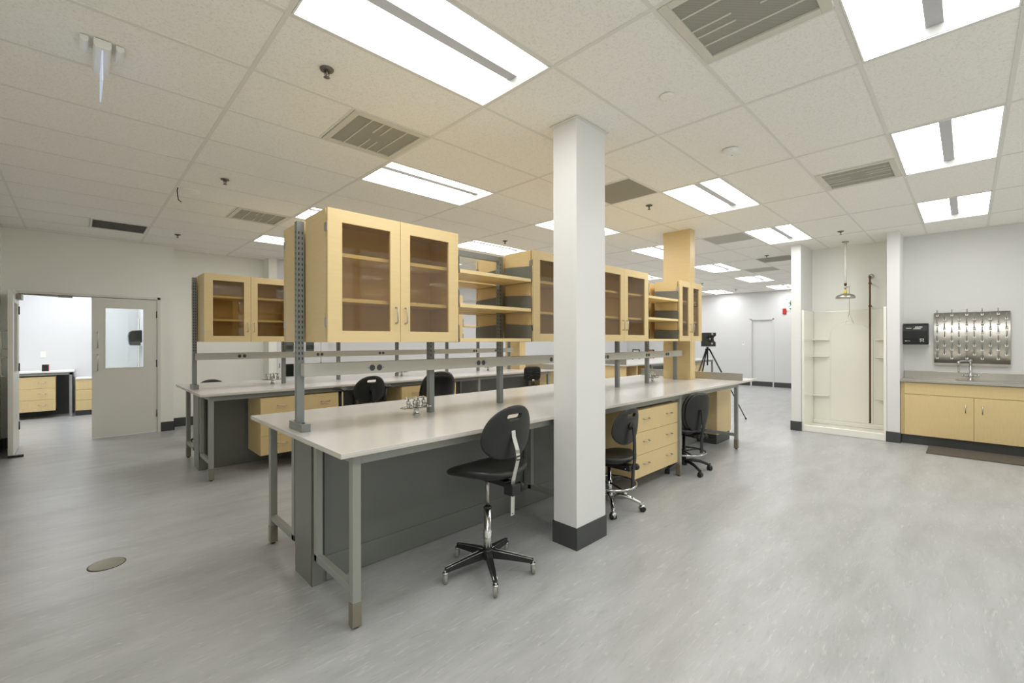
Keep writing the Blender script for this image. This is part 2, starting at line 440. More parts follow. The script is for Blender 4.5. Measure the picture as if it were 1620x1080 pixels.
ordn = ['nearest', 'second', 'third', 'fourth', 'fifth', 'farthest']
rowname = {-4: 'in the right-hand row leading to the sink wall', -1: 'in the row right of the white column', 2: 'in the row over the front bench', 5: 'in the row over the back bench', 8: 'in the row along the back wall'}
lp = troffer(); first = True
for row in (-4, -1, 2, 5, 8):
    us = sorted(u for u, v in LIGHTS if v == row)
    for k, u in enumerate(us):
        nm = ordn[k] if not (k == len(us)-1) else 'farthest'
        lab = 'recessed two-lens white ceiling light, %s %s' % (nm, rowname[row])
        if (u, row) == (-1, -1): lab = 'large recessed white ceiling light overhead left of the white column, nearest the camera'
        o = lp if first else copy_tree(lp)
        first = False
        o.location = (gx(u)+.013, gy(row)+.013, CEIL); o['label'] = lab; o['group'] = 'recessed ceiling lights'
nl = copy_tree(lp); nl.location = (-1.3, 10.2, CEIL-.022); nl['label'] = 'cool white ceiling light in the room beyond the double door, above the door side'
nl2 = copy_tree(lp); nl2.location = (-.6, 11.4, CEIL-.022); nl2['label'] = 'cool white ceiling light in the room beyond the double door, above its counter'
for n_ in (nl, nl2):
    n_['group'] = 'lights of the next room'; n_.location.z = CEIL-.15
    for c in kids(n_):
        if c.name.startswith('lens'):
            c.data = c.data.copy(); c.data.materials[0] = M['lens2']

# ------------------------------------------------------------------ vents in the ceiling
def vent(u, v, style, label, short=False):
    x0, y0 = gx(u)+.014, gy(v)+.014; s = TX/2-.028; b = TY-.028
    o = thing('ceiling_vent', label, 'ceiling vent', (x0, y0, CEIL), 0, None)
    if style == 'vent':
        fr = MB()
        for (a0, a1, b0, b1) in ((0, s, 0, .045), (0, s, b-.045, b), (0, .045, .045, b-.045), (s-.045, s, .045, b-.045)): fr.box(a0, a1, b0, b1, -.004, .014)
        fr.build('frame', 'ring', o, bevel=.002)
        pm = MB().box(.04, s-.04, .04, b-.04, .006, .012).build('perforated_panel', 'perf', o)
        rb = MB(); L = s-.09
        for f0, a0, a1 in ((.22, 0, 1), (.40, 0, .38), (.53, 0, .38), (.47, .62, 1), (.60, .62, 1), (.78, 0, 1)):
            xx = .045+L*f0
            rb.box(xx-.004, xx+.004, .045+(b-.09)*a0, .045+(b-.09)*a1, .001, .007)
        rb.build('rib', 'ring', o)
    elif style == 'return':
        fr = MB()
        for (a0, a1, b0, b1) in ((0, s, 0, .02), (0, s, b-.02, b), (0, .02, .02, b-.02), (s-.02, s, .02, b-.02)): fr.box(a0, a1, b0, b1, -.002, .014)
        fr.build('frame', 'tee', o)
        MB().box(.02, s-.02, .02, b-.02, .10, .11).build('duct', 'slot', o)
        lv = MB()
        for k in range(34):
            xx = .025+(s-.05)*k/33; lv.box(xx-.0012, xx+.0012, .02, b-.02, .004, .022)
        for k in range(34):
            yy = .025+(b-.05)*k/33; lv.box(.02, s-.02, yy-.0012, yy+.0012, .006, .022)
        lv.build('grille', 'plate', o)
    else:
        mt = 'darktile' if style == 'dark' else 'greytile'
        MB().box(0, s, 0, b, .002, .012).build('panel', mt, o)
        fr = MB()
        for (a0, a1, b0, b1) in ((0, s, -.002, .006), (0, s, b-.006, b+.002), (-.002, .006, 0, b), (s-.006, s+.002, 0, b)): fr.box(a0, a1, b0, b1, -.001, .013)
        fr.build('frame', 'tee', o)
    return o
def perf_mat():
    m, nt, b = newmat('perforated steel'); b.inputs['Roughness'].default_value = .55
    tc = nt.nodes.new('ShaderNodeTexCoord'); v = nt.nodes.new('ShaderNodeTexVoronoi'); v.inputs['Scale'].default_value = 190; v.inputs['Randomness'].default_value = 0
    mp = nt.nodes.new('ShaderNodeMapping'); mp.inputs['Rotation'].default_value = (0, 0, .785)
    nt.links.new(tc.outputs['Object'], mp.inputs[0]); nt.links.new(mp.outputs[0], v.inputs['Vector'])
    r = nt.nodes.new('ShaderNodeValToRGB'); e = r.color_ramp.elements
    e[0].position = .30; e[0].color = rgb(92, 90, 80); e[1].position = .42; e[1].color = rgb(180, 178, 165)
    nt.links.new(v.outputs['Distance'], r.inputs[0]); nt.links.new(r.outputs[0], b.inputs['Base Color']); return m
M['perf'] = perf_mat()
vent(0, -3, 'vent', 'large perforated supply vent overhead right of the white column, at the top edge')
vent(-.5, 1, 'vent', 'perforated supply vent between the two big lights left of the white column')
vent(-.5, 6, 'vent', 'small perforated supply vent in the ceiling above the back bench left end')
vent(2.5, -3, 'vent', 'perforated supply vent between the right-hand lights, before the shower')
vent(1.5, 0, 'dark', 'plain dark grey square ceiling panel just right of the white column')
vent(4, 0, 'grey', 'mid grey return air panel beside the maple-clad column, nearest the column')
vent(6, 0, 'dark', 'dark grey return air panel partly behind the shower alcove wall')
vent(7, 1, 'grey', 'pale grey return air panel farthest off, near the far wall')
vent(-1.5, 9, 'return', 'dark eggcrate return grille in the ceiling in front of the double door')

def sprinkler(x, y, lab):
    o = thing('sprinkler_head', lab, 'sprinkler', (x, y, CEIL), 0, 'ceiling sprinkler heads')
    MB().lathe([(.038, 0), (.036, -.006), (.026, -.010), (.012, -.012)]).build('escutcheon', 'fitting', o)
    MB().lathe([(.009, 0), (.009, -.022), (.004, -.03), (.004, -.042)], seg=10).tube([(.012, 0, -.012), (.013, 0, -.03), (0, 0, -.044), (-.013, 0, -.03), (-.012, 0, -.012)], .0025, 6).lathe([(.004, -.042), (.017, -.044), (.017, -.047), (.003, -.048)], seg=12).build('deflector', 'fitting', o)
for a in [(1.022, 2.562, 'sprinkler head beside the big overhead light, nearest of all'), (1.016, 4.987, 'sprinkler head in the ceiling left of the front bench cabinets'), (1.045, 8.038, 'sprinkler head by the dark return grille near the door wall'),
          (4.705, 2.561, 'sprinkler head right of the white column near the dark grey panel'), (4.759, 5.029, 'sprinkler head above the open shelves of the front bench'), (9.017, 2.572, 'sprinkler head between the two grey return panels'),
          (7.792, 1.27, 'sprinkler head in front of the shower alcove'), (14.383, 4.958, 'sprinkler head nearest the far wall'), (12.132, 5.041, 'sprinkler head above the last glass cabinet of the front bench')]:
    sprinkler(*a)
o = thing('smoke_detector', 'round white smoke detector on the ceiling right of the column', 'smoke detector', (3.811, 1.351, CEIL))
MB().lathe([(.062, 0), (.062, -.012), (.052, -.026), (.03, -.036), (.004, -.038)], seg=32).build('cover', 'white', o)
MB().lathe([(.006, -.03), (.006, -.037)], c=(.03, .0, 0), seg=8).build('indicator', 'slot', o)
tag(MB().lathe([(.045, 0), (.045, -.005), (.03, -.008), (.001, -.008)], seg=28).build('cover_plate', 'tile', loc=(2.682, 1.336, CEIL)), 'small flat white cap in the ceiling between vent and smoke detector', 'cover plate')
o = thing('cable_stub', 'thin black wire hanging by a round white plate in the ceiling', 'wire', (.757, 5.583, CEIL))
MB().lathe([(.09, .004), (.09, -.006), (.075, -.010), (.001, -.010)], c=(.075, .04, 0), seg=28).build('cover_plate', 'tile', o)
MB().tube([(-.03, 0, .0), (-.035, 0, -.03), (-.03, 0, -.08), (-.025, 0, -.12), (.0, .0, -.14)], .005, 6).build('wire', 'black', o)
o = thing('emergency_sign', 'edge-lit clear exit sign seen edge-on under a white ceiling canopy', 'exit sign', (.094, 3.28, CEIL))
MB().prism([(-.035, 0), (.035, 0), (.035, -.03), (.028, -.045), (-.028, -.045), (-.035, -.03)], -.17, .15, 'xz').build('canopy', 'white', o, bevel=.004)
MB().box(-.003, .003, -.148, .15, -.2, -.045).build('panel', 'edge', o, bevel=.001)
for s_ in (-1, 1):
    MB().prism([(s_*.052, 0), (s_*.085, 0), (s_*.085, -.02), (s_*.075, -.03), (s_*.058, -.03), (s_*.052, -.02)], -.16, -.03, 'xz').build('side_lamp', 'white', o, bevel=.003)

# ------------------------------------------------------------------ column
o = thing('pillar', 'square white painted structural column with charcoal rubber base', 'column', (2.655, 2.005, 0))
MB().box(-.175, .175, -.105, .105, 0, CEIL+.02).build('shaft', 'column', o, bevel=.003)
bs = MB()
for q in ((-.181, .181, -.111, -.105), (-.181, .181, .105, .111), (-.181, -.175, -.105, .105), (.175, .181, -.105, .105)): bs.box(*q, 0, .155)
bs.build('rubber_base', 'base', o)
ct = MB()
for q in ((-.195, .195, -.125, -.105), (-.195, .195, .105, .125), (-.195, -.175, -.105, .105), (.175, .195, -.105, .105)): ct.box(*q, CEIL-.004, CEIL)
ct.build('ceiling_trim', 'tee', o)

# ------------------------------------------------------------------ lab benches
def bench_frame(label):
    o = thing('bench_frame', label, 'bench frame')
    g = .0225
    for X in (1.012, 2.83, 4.649, 6.352):
        for Y in (2.163+g, 3.537-g):
            l = MB().box(X-g, X+g, Y-g, Y+g, .13, .884).build('leg', 'leg', o, bevel=.003)
            MB().box(X-g-.002, X+g+.002, Y-g-.002, Y+g+.002, .012, .13).box(X-.012, X+.012, Y-.012, Y+.012, 0, .013, 1).build('foot', ['legfoot', 'black'], l, bevel=.002)
        for y0, y1, yi in ((2.163+2*g, 2.69, 2.672), (3.03, 3.537-2*g, 3.052)):
            MB().box(X-.018, X+.018, y0, y1, .17, .21).build('stretcher', 'leg', o, bevel=.003)
            MB().box(X-.018, X+.018, yi-.022, yi+.022, .17, .884).build('inner_post', 'leg', o, bevel=.003)
            MB().box(X-.018, X+.018, y0, y1, .84, .884).build('cross_rail', 'leg', o, bevel=.002)
    for Y in (2.163+g, 3.537-g):
        MB().box(1.03, 6.34, Y-.018, Y+.018, .832, .8845).build('apron_rail', 'leg', o, bevel=.003)
    return o
def chase(label):
    o = thing('service_chase', label, 'service panel')
    MB().box(.995, 6.38, 2.73, 2.99, .0, .884, 0).build('panel', 'chase', o)
    MB().box(.992, 1.06, 2.716, 2.724, .0, .884).box(.992, .996, 2.716, 3.0, 0, .884).build('end_panel', 'chase', o, bevel=.002)
    pl = MB(); sm = MB()
    pl.box(1.08, 6.36, 2.722, 2.73, .005, .155)
    pl.build('lower_panel', 'chase', o, bevel=.002)
    for X in (2.80, 4.62): sm.box(X-.002, X+.002, 2.727, 2.7305, .16, .88)
    sm.box(1.062, 1.068, 2.722, 2.7305, .155, .884)
    sm.build('seam', 'slot', o)
    return o
def worktop(label):
    m = MB().box(.905, 6.93, 2.105, 3.66, .889, .915, 0)
    m.box(.9045, 6.9305, 2.1045, 3.6605, .8885, .904, 1)
    return tag(m.build('worktop', ['top', 'topedge'], bevel=.0015), label, 'worktop')
A = {}
A['frame'] = bench_frame('grey steel tube frame of the front lab bench, nearest the camera')
A['chase'] = chase('dark grey steel service panel under the middle of the front lab bench')
A['top'] = worktop('long pale grey laminate worktop of the front lab bench')

PX = [.976, 1.93, 2.65, 3.57, 4.52, 5.21, 5.99]; PY_ = 2.87
def upright_frame(label):
    o = thing('upright_rack', label, 'shelving frame', (0, 0, 0))
    for k, x in enumerate(PX):
        m = MB(); g = .021; top = 2.19
        m.box(x-g, x+g, PY_-g, PY_+g, .915, top, 0)
        z = 2.13
        while z > 1.36:
            m.box(x-g-.0008, x-g, PY_-.0025, PY_+.0025, z-.012, z, 1)
            m.box(x-g+.008, x-g+.014, PY_-g-.0008, PY_-g, z-.018, z-.002, 1)
            if k == 0: m.box(x+g-.014, x+g-.008, PY_-g-.0008, PY_-g, z-.018, z-.002, 1)
            z -= .032
        m.build('upright', ['post', 'slot'], o, bevel=0)
    MB().box(.95, 1.003, 2.76, 2.98, .915, .962).lathe([(.008, .962), (.008, .966), (.001, .967)], c=(.976, 2.80, 0), seg=10, mi=1).lathe([(.008, .962), (.008, .966), (.001, .967)], c=(.976, 2.94, 0), seg=10, mi=1).build('base_bracket', ['post', 'slot'], o, bevel=.002)
    for a, b in ((PX[1], PX[2]), (PX[4], PX[5])):
        MB().box(a+.021, b-.021, PY_-.02, PY_+.02, 2.145, 2.19).build('top_channel', 'post', o, bevel=.002)
    return o
def raceway(label):
    o = thing('power_raceway', label, 'power outlet strip', (0, 0, 0))
    MB().box(.974, 6.03, 2.785, 2.848, 1.243, 1.322).build('channel', 'rail', o, bevel=.003)
    for x in (1.437, 2.362, 3.267, 4.17, 5.075, 5.59):
        r = MB(); sock = [(.019*math.cos(R(22.5+45*k)), .021*math.sin(R(22.5+45*k))) for k in range(8)]
        for dx in (-.026, .026):
            r.prism([(x+dx+u, 1.28+v) for u, v in sock], 2.781, 2.786, 'xz', 0)
            for sx in (-.006, .006): r.box(x+dx+sx-.001, x+dx+sx+.001, 2.7803, 2.7811, 1.281, 1.289, 1)
            r.lathe([(.002, 2.7803), (.002, 2.7811)], c=(x+dx, 0, 1.272), axis='y', seg=8, mi=1)
        r.box(x-.022, x+.018, 2.7835, 2.786, 1.308, 1.313, 2)
        for dx in (-.055, .055): r.lathe([(.003, 2.783), (.003, 2.786)], c=(x+dx, 0, 1.28), axis='y', seg=8, mi=0)
        r.build('outlet', ['base', 'slot', 'amber'], o)
    return o
A['upr'] = upright_frame('slotted grey steel uprights standing along the front lab bench')
A['race'] = raceway('pale grey power raceway with outlets along the front lab bench')

def wall_cabinet(W, label, group=None):
    o = thing('wall_cabinet', label, 'wall cabinet', (0, 0, 0), 0, group)
    D, Hh = .335, .757; t = .018
    body = MB().box(0, t, .032, D, 0, Hh).box(W-t, W, .032, D, 0, Hh).box(t, W-t, .032, D, 0, t+.004).box(t, W-t, .032, D, Hh-t, Hh)
    body.build('carcass', 'wood', o, bevel=.0012)
    MB().box(t, W-t, D-.008, D-.002, t, Hh-t).build('back_panel', 'woodin', o)
    for z in (.246, .508):
        MB().box(t+.001, W-t-.001, .045, D-.01, z-.011, z+.011).build('shelf', 'shelfw', o, bevel=.001)
    w2 = W/2
    for s_ in (0, 1):
        x0, x1 = (.0015, w2-.0015) if s_ == 0 else (w2+.0015, W-.0015)
        lo, li = .082, .068
        a, b = (x0+lo, x1-li) if s_ == 0 else (x0+li, x1-lo)
        z0, z1 = .066, Hh-.072
        d = MB(); y0, y1 = 0, .02
        d.box(x0, a, y0, y1, 0, Hh).box(b, x1, y0, y1, 0, Hh).box(a, b, y0, y1, 0, z0).box(a, b, y0, y1, z1, Hh)
        dd = d.build('door', 'wood', o)
        MB().box(a-.004, b+.004, .009, .014, z0-.004, z1+.004).build('glass', 'smoke', dd)
        hx = x1-.032 if s_ == 0 else x0+.032
        MB().tube([(hx, .001, .117), (hx, -.022, .118), (hx, -.028, .126), (hx, -.028, .206), (hx, -.022, .214), (hx, .001, .215)], .0045, 8).build('handle', 'satin', dd)
        hg = MB(); xe = x0-.003 if s_ == 0 else x1-.003
        for z in (.09, Hh-.13): hg.box(xe, xe+.006, .004, .046, z, z+.05)
        hg.build('hinge', 'satin', dd, bevel=.001)
    return o
CZ = 1.452
cabsA = [(1.0, .915), (2.685, .87), (3.575, 1.0), (5.345, .655)]
gA = 'glass door wall cabinets'
cabl = ['large maple glass-door wall cabinet, nearest one, left end of front bench', 'maple glass-door wall cabinet half hidden by the white column', 'maple glass-door wall cabinet just right of the white column', 'small maple glass-door wall cabinet in front of the maple-clad column']
FRONT = 2.50
cA = []
for (x, W), lb in zip(cabsA, cabl):
    c = wall_cabinet(W, lb, gA); c.location = (x, FRONT, CZ); cA.append(c)
bl = ['maple wall cabinet back to back with the nearest one, behind the end upright', 'rear-facing maple wall cabinet behind the one at the white column', 'rear-facing maple wall cabinet behind the one right of the column', 'rear-facing small maple wall cabinet behind the one by the maple column']
for c, (x, W), lb in zip(cA, cabsA, bl):
    copy_tree(c, label=lb, loc=(x+W, 3.24, CZ), rz=math.pi)

def shelf_board(L, label, group):
    o = thing('open_shelf', label, 'shelf', (0, 0, 0), 0, group)
    MB().box(.012, L-.012, .0, .325, 0, .026).build('board', 'shelfw', o, bevel=.001)
    for x0 in (.003, L-.007):
        poly = [(.0, -.002), (.325, -.002), (.325, .15)] + [(.022-.022*math.sin(R(a)), .105+.022*math.cos(R(a))+.006*(1-a/90)) for a in range(0, 91, 15)]
        MB().prism(poly, x0, x0+.004, 'yz').build('end_bracket', 'plate', o, bevel=.001)
    return o
def shelf_set(L, x, y, rz, where):
    protos = shelf_board(L, 'x', 'open maple shelves')
    for k, (z, nm) in enumerate(((0, 'bottom'), (.246, 'middle'), (.49, 'top'))):
        c = protos if k == 0 else copy_tree(protos)
        c.location = (x, y, CZ+z); c.rotation_euler = (0, 0, rz); c['label'] = '%s open maple shelf with grey end brackets %s' % (nm, where)
shelf_set(.755, 1.925, FRONT+.01, 0, 'between the first two front bench cabinets')
shelf_set(.755, 2.68, 3.225, math.pi, 'on the far side between the first cabinets')
shelf_set(.755, 4.585, FRONT+.01, 0, 'beside the small cabinet by the maple column')
shelf_set(.755, 5.34, 3.225, math.pi, 'on the far side near the maple column')

def drawer_unit(W, label, Hh=.65, D=.45, split=False):
    o = thing('drawer_unit', label, 'drawer cabinet', (0, 0, 0), 0, 'suspended maple drawer units')
    MB().box(0, W, .021, D, 0, Hh).build('carcass', 'wood', o, bevel=.0015)
    hh = (Hh-.012)/3
    for k in range(3):
        z0 = .002+k*(hh+.003)
        d = MB().box(.004, W-.004, 0, .019, z0, z0+hh).build('drawer', 'woodh', o, bevel=.0015)
        for hx in (W*.24, W*.76):
            zc = z0+hh*.56
            MB().tube([(hx-.05, .001, zc), (hx-.05, -.022, zc), (hx-.044, -.027, zc), (hx+.044, -.027, zc), (hx+.05, -.022, zc), (hx+.05, .001, zc)], .0042, 8).build('handle', 'satin', d)
    return o
du = drawer_unit(.90, 'three-drawer maple unit hung under the front bench right of the white column'); du.location = (3.735, 2.19, .15)
dB1 = drawer_unit(.945, 'three-drawer maple unit under the back bench, left end near the door', .645, .5); dB1.location = (1.455, 5.50, .178)
dB2 = copy_tree(dB1, label='three-drawer maple unit under the back bench behind the leather chair', loc=(3.22, 5.50, .178))

# curb and end cabinet
def end_curb(label):
    o = tag(MB().box(6.42, 6.438, 2.13, 3.64, .915, 1.013).box(6.438, 6.46, 2.13, 3.64, .915, .918).build('splash_guard', 'steelb', bevel=.002), label, 'splash guard')
    return o
curbA = end_curb('brushed stainless splash guard across the far end of the front bench')
def end_cab(label):
    o = thing('base_cabinet', label, 'cabinet', (6.41, 2.46, 0))
    MB().box(0, .52, 0, .70, .135, .885).build('carcass', 'wood', o, bevel=.002)
    MB().box(.012, .50, .012, .69, 0, .135).build('toe_kick', 'base', o)
    d = MB().box(.52, .538, .01, .69, .15, .87).build('door', 'wood', o, bevel=.002)
    MB().tube([(.539, .08, .70), (.565, .08, .70), (.565, .08, .80), (.539, .08, .80)], .0045, 8).build('handle', 'satin', d)
    return o
ecA = end_cab('tall maple base cabinet with charcoal toe kick under the far end of the front bench')
def wood_column(label):
    o = thing('clad_column', label, 'column', (6.10, 2.70, .915))
    r = .025; poly = []
    W, D = .19, .40
    for cx_, cy_, a0 in ((W-.001, .001, -90), (W, D, 0), (0, D, 90), (0, 0, 180)):
        if a0 == -90:
            for k in range(7):
                a = R(-90+15*k); poly.append((W-.05+.05*math.cos(a), .05+.05*math.sin(a)))
        else: poly.append((cx_, cy_))
    MB().prism(poly, 0, CEIL-.915+.02).build('cladding', 'wood', o, bevel=.002)
    return o
wcA = wood_column('square column clad in maple veneer rising to the ceiling from the front bench')

# lab turrets
def turret(x, y, label):
    o = thing('lab_faucet', label, 'lab faucet', (x, y, .915), 0, 'chrome valve turrets on the benches')
    MB().lathe([(.028, 0), (.028, .006), (.02, .01), (.017, .045), (.022, .055)], seg=20).build('pedestal', 'chrome', o)
    m = MB(); m.lathe([(.03, .045), (.115, .052), (.13, .056), (.13, .059), (.02, .064)], seg=36, sx=1, sy=.5).build('drip_plate', 'chrome', o)
    for k, (dx, dy) in enumerate(((-.066, 0), (-.022, -.012), (.022, .012), (.062, 0))):
        v = MB().lathe([(.013, .06), (.015, .066), (.011, .075), (.015, .085), (.016, .1), (.012, .106), (.006, .11), (.006, .122)], c=(dx, dy, 0), seg=14).build('valve', 'chrome', o)
        h = MB()
        for a in (R(20+k*30), R(110+k*30)):
            c_, s_ = math.cos(a)*.021, math.sin(a)*.021
            h.tube([(dx-c_, dy-s_, .127), (dx, dy, .125), (dx+c_, dy+s_, .127)], [.0055, .0035, .0055], 8)
        h.lathe([(.007, .119), (.008, .131)], c=(dx, dy, 0), seg=10)
        hh = h.build('cross_handle', 'chrome', v)
        MB().lathe([(.0065, .131), (.0055, .135), (.001, .136)], c=(dx, dy, 0), seg=10).build('index_cap', 'amber' if k % 2 == 0 else 'yellow', v)
        s = MB(); sg = -1 if dy <= 0 else 1
        s.tube([(dx, dy, .085), (dx, dy+sg*.03, .083), (dx, dy+sg*.052, .074), (dx, dy+sg*.062, .06)], [.007, .0065, .005, .0035], 8)
        s.build('nozzle', 'chrome', v)
    return o
tA = [(1.785, 2.84, 'chrome four-valve turret on the front bench near its left end'), (3.62, 2.84, 'chrome four-valve turret on the front bench behind the white column'), (5.44, 2.92, 'chrome four-valve turret on the front bench before the maple column')]
for a in tA: turret(*a)
DY = 3.34
for (x, lb) in ((1.78, 'chrome four-valve turret on the back bench, left end'), (3.64, 'chrome four-valve turret on the back bench, behind the leather chair'), (5.44, 'chrome four-valve turret on the back bench, farthest along')):
    turret(x, 2.87+DY, lb)

# back bench: copies of the front one
for k, lb in (('frame', 'grey steel tube frame of the back lab bench'), ('chase', 'dark grey steel service panel under the middle of the back lab bench'), ('top', 'long pale grey laminate worktop of the back lab bench'),
              ('upr', 'slotted grey steel uprights standing along the back lab bench'), ('race', 'pale grey power raceway with outlets along the back lab bench')):
    copy_tree(A[k], label=lb, d=(-.015, DY, 0))
for c, lb in zip(cA, ['maple glass-door wall cabinet at the left end of the back bench', 'maple glass-door wall cabinet, second along the back bench', 'maple glass-door wall cabinet, third along the back bench', 'small maple glass-door wall cabinet at the far end of the back bench']):
    copy_tree(c, label=lb, d=(-.01, DY, 0))
copy_tree(cA[0], label='rear-facing maple wall cabinet behind the left end uprights of the back bench', loc=(1.905, 3.24+DY, CZ), rz=math.pi)
shelf_set(.755, 1.915, FRONT+.01+DY, 0, 'between the first two back bench cabinets')
shelf_set(.755, 4.575, FRONT+.01+DY, 0, 'near the far end of the back bench')
copy_tree(wcA, label='maple-clad column rising from the back bench, seen under the front cabinets', d=(.0, DY, 0))
copy_tree(curbA, label='brushed stainless splash guard across the far end of the back bench', d=(0, DY, 0))
copy_tree(ecA, label='maple base cabinet under the far end of the back bench', d=(0, DY, 0))

# ------------------------------------------------------------------ chairs
def egg(a, wu, hv, low=.78, p=2.3):
    c, s_ = math.cos(a), math.sin(a)
    u = math.copysign(abs(c)**(2/p), c)*wu; v = math.copysign(abs(s_)**(2/p), s_)*hv
    if v < 0: u *= 1-(1-low)*(-v/hv)**1.5
    return u, v
def dome(a, wu, ht, hb, low=.5):
    c, s_ = math.cos(a), math.sin(a)
    if s_ >= 0: return math.copysign(abs(c)**.93, c)*wu, ht*s_**.95
    return math.copysign(abs(c)**.75, c)*wu*(1-(1-low)*(-s_)**2*.25), hb*math.copysign(abs(s_)**.9, s_)
def rounded(a, wu, hv, p=4):
    c, s_ = math.cos(a), math.sin(a)
    return math.copysign(abs(c)**(2/p), c)*wu, math.copysign(abs(s_)**(2/p), s_)*hv
def cut(o, cutter):
    cutter.parent = o.parent; bpy.context.view_layer.update()
    md = o.modifiers.new('cut', 'BOOLEAN'); md.operation = 'DIFFERENCE'; md.object = cutter; md.solver = 'EXACT'
    dg = bpy.context.evaluated_depsgraph_get(); dg.update()
    me = bpy.data.meshes.new_from_object(o.evaluated_get(dg))
    o.modifiers.remove(md); o.data = me
    bpy.data.objects.remove(cutter, do_unlink=True)
# local frame of a chair: person faces +Y, origin on the floor under the column
def caster(parent, x, y, style, ang):
    o = MB(); c_, s_ = math.cos(ang), math.sin(ang)
    rot = Matrix.Rotation(ang, 3, 'Z')
    if style == 'single':
        m = MB().lathe([(.008, .062), (.008, .078)], seg=10).lathe([(.017, .053), (.019, .06), (.016, .066)], seg=14)
        m.box(-.012, .004, -.0155, -.0125, .026, .058).box(-.012, .004, .0125, .0155, .026, .058)
        wheel = MB().lathe([(.012, -.0115), (.028, -.0105), (.03, -.006), (.03, .006), (.028, .0105), (.012, .0115)], c=(-.006, 0, .030), axis='y', seg=24)
        mats = ('chrome', 'grate')
    else:
        m = MB().lathe([(.008, .05), (.008, .08)], seg=10)
        m.pad(lambda a: rounded(a, .027, .025, 3), rings=5, seg=20, thick=.05, round_=3, frame=lambda u, v, w_: (u*.9-.004, w_*.95, v+.033))
        wheel = MB()
        for y0 in (-.02, .012): wheel.lathe([(.020, y0-.004), (.025, y0), (.025, y0+.009), (.020, y0+.012)], c=(-.004, 0, .025), axis='y', seg=22)
        mats = ('chrome' if style == 'hoodchrome' else 'black', 'black')
    for q in (m, wheel):
        for v in q.bm.verts: v.co = rot @ v.co+Vector((x, y, 0))
    f = m.build('caster', mats[0], parent)
    wheel.build('wheel', mats[1], f)
def star_base(parent, r, style, a0, mats, hub=.12):
    castang = R(52)-parent.rotation_euler.z
    m = MB(); e = MB()
    for k in range(5):
        a = a0+2*math.pi*k/5; rot = Matrix.Rotation(a, 3, 'Z')
        if style == 'cast':
            n = 7; prev = None; q = MB()
            for i in range(n):
                t_ = i/(n-1); x = .02+(r-.005-.02)*t_; wd = .020-.008*t_; zt = hub+.012-.047*t_**1.15; th = .048-.022*t_
                ring = [(x, -wd, zt-th), (x, wd, zt-th), (x, wd*.8, zt), (x, -wd*.8, zt)]
                vs = [m.bm.verts.new(rot @ Vector(p)) for p in ring]
                if prev:
                    for j in range(4):
                        f = m.bm.faces.new((prev[j], prev[(j+1) % 4], vs[(j+1) % 4], vs[j])); f.material_index = 0 if j != 2 else 0
                else: m.bm.faces.new(vs[::-1])
                prev = vs
            m.bm.faces.new(prev)
            for sg in (-1, 1):
                pts = [rot @ Vector((.03+(r-.035)*i/6, sg*(.0165-.0064*i/6), hub+.0125-.047*(i/6)**1.15)) for i in range(7)]
                m.tube(pts, .0022, 6, mi=1)
            m.lathe([(.012, .070), (.012, .092)], c=rot @ Vector((r-.012, 0, 0)), seg=10, mi=0)
        else:
            pts = [(0.02, hub), (.10, hub+.008), (.18, hub-.004), (r-.04, hub-.03), (r-.01, hub-.048), (r, hub-.065)]
            m.tube([rot @ Vector((p, 0, z)) for p, z in pts], [.019, .018, .0165, .015, .014, .012], 10, mi=0)
    m.lathe([(.033, hub-.045), (.036, hub-.03), (.036, hub+.01), (.028, hub+.02)], seg=24, mi=0)
    b = m.build('star_base', mats, parent)
    for k in range(5):
        a = a0+2*math.pi*k/5
        caster(parent, (r-.004)*math.cos(a), (r-.004)*math.sin(a), {'cast': 'single', 'chrometube': 'hoodchrome', 'black': 'hood'}[style], castang+random.uniform(-.3, .3) if style == 'cast' else a+.5)
    return b
def tilt_frame(y0, z0, ang):
    """u -> x, v -> up the back, w -> +Y (front)"""
    c_, s_ = math.cos(ang), math.sin(ang)
    return lambda u, v, w_: (u, y0-v*s_+w_*c_, z0+v*c_+w_*s_)
def urethane_back(parent, zc, y0, tilt=R(6), wu=.205, hv=.158, thick=.028):
    zc -= .028
    fr = tilt_frame(y0, zc, tilt)
    bend = lambda u, v: .9*u*u-.3*v*v
    b = MB().pad(lambda a: dome(a, wu, hv*1.18, hv*.82), rings=12, seg=72, thick=thick, round_=4, bend=bend, frame=fr).build('backrest', 'blackpu', parent)
    sl = [(.047+.016*math.cos(R(t_)) if abs(t_) <= 90 else -.047+.016*math.cos(R(t_)), .016*math.sin(R(t_))) for t_ in range(-90, 271, 15)]
    cm = MB(); A_ = []; B_ = []
    vz = hv*.78
    for u, v in sl:
        A_.append(cm.bm.verts.new(fr(u, v+vz, -.06))); B_.append(cm.bm.verts.new(fr(u, v+vz, .09)))
    n = len(sl)
    for k in range(n): cm.bm.faces.new((A_[k], A_[(k+1) % n], B_[(k+1) % n], B_[k]))
    cm.bm.faces.new(A_[::-1]); cm.bm.faces.new(B_)
    bmesh.ops.remove_doubles(cm.bm, verts=cm.bm.verts[:], dist=1e-6)
    cut(b, cm.build('cutter', 'blackpu'))
    return b
def urethane_seat(parent, zt, wu=.235, hv=.215):
    fr = lambda u, v, w_: (u, v, zt-.03+w_)
    bend = lambda u, v: .75*u*u*(.3+.7*max(0, -v/.2+.6)) - .35*max(0, v-.08)**1.3 + .5*max(0, -v-.1)**1.6
    return MB().pad(lambda a: egg(a+math.pi if False else a, wu, hv, .9, 2.7), rings=12, seg=64, thick=.062, round_=3.2, bend=bend, frame=fr).build('seat', 'blackpu', parent)

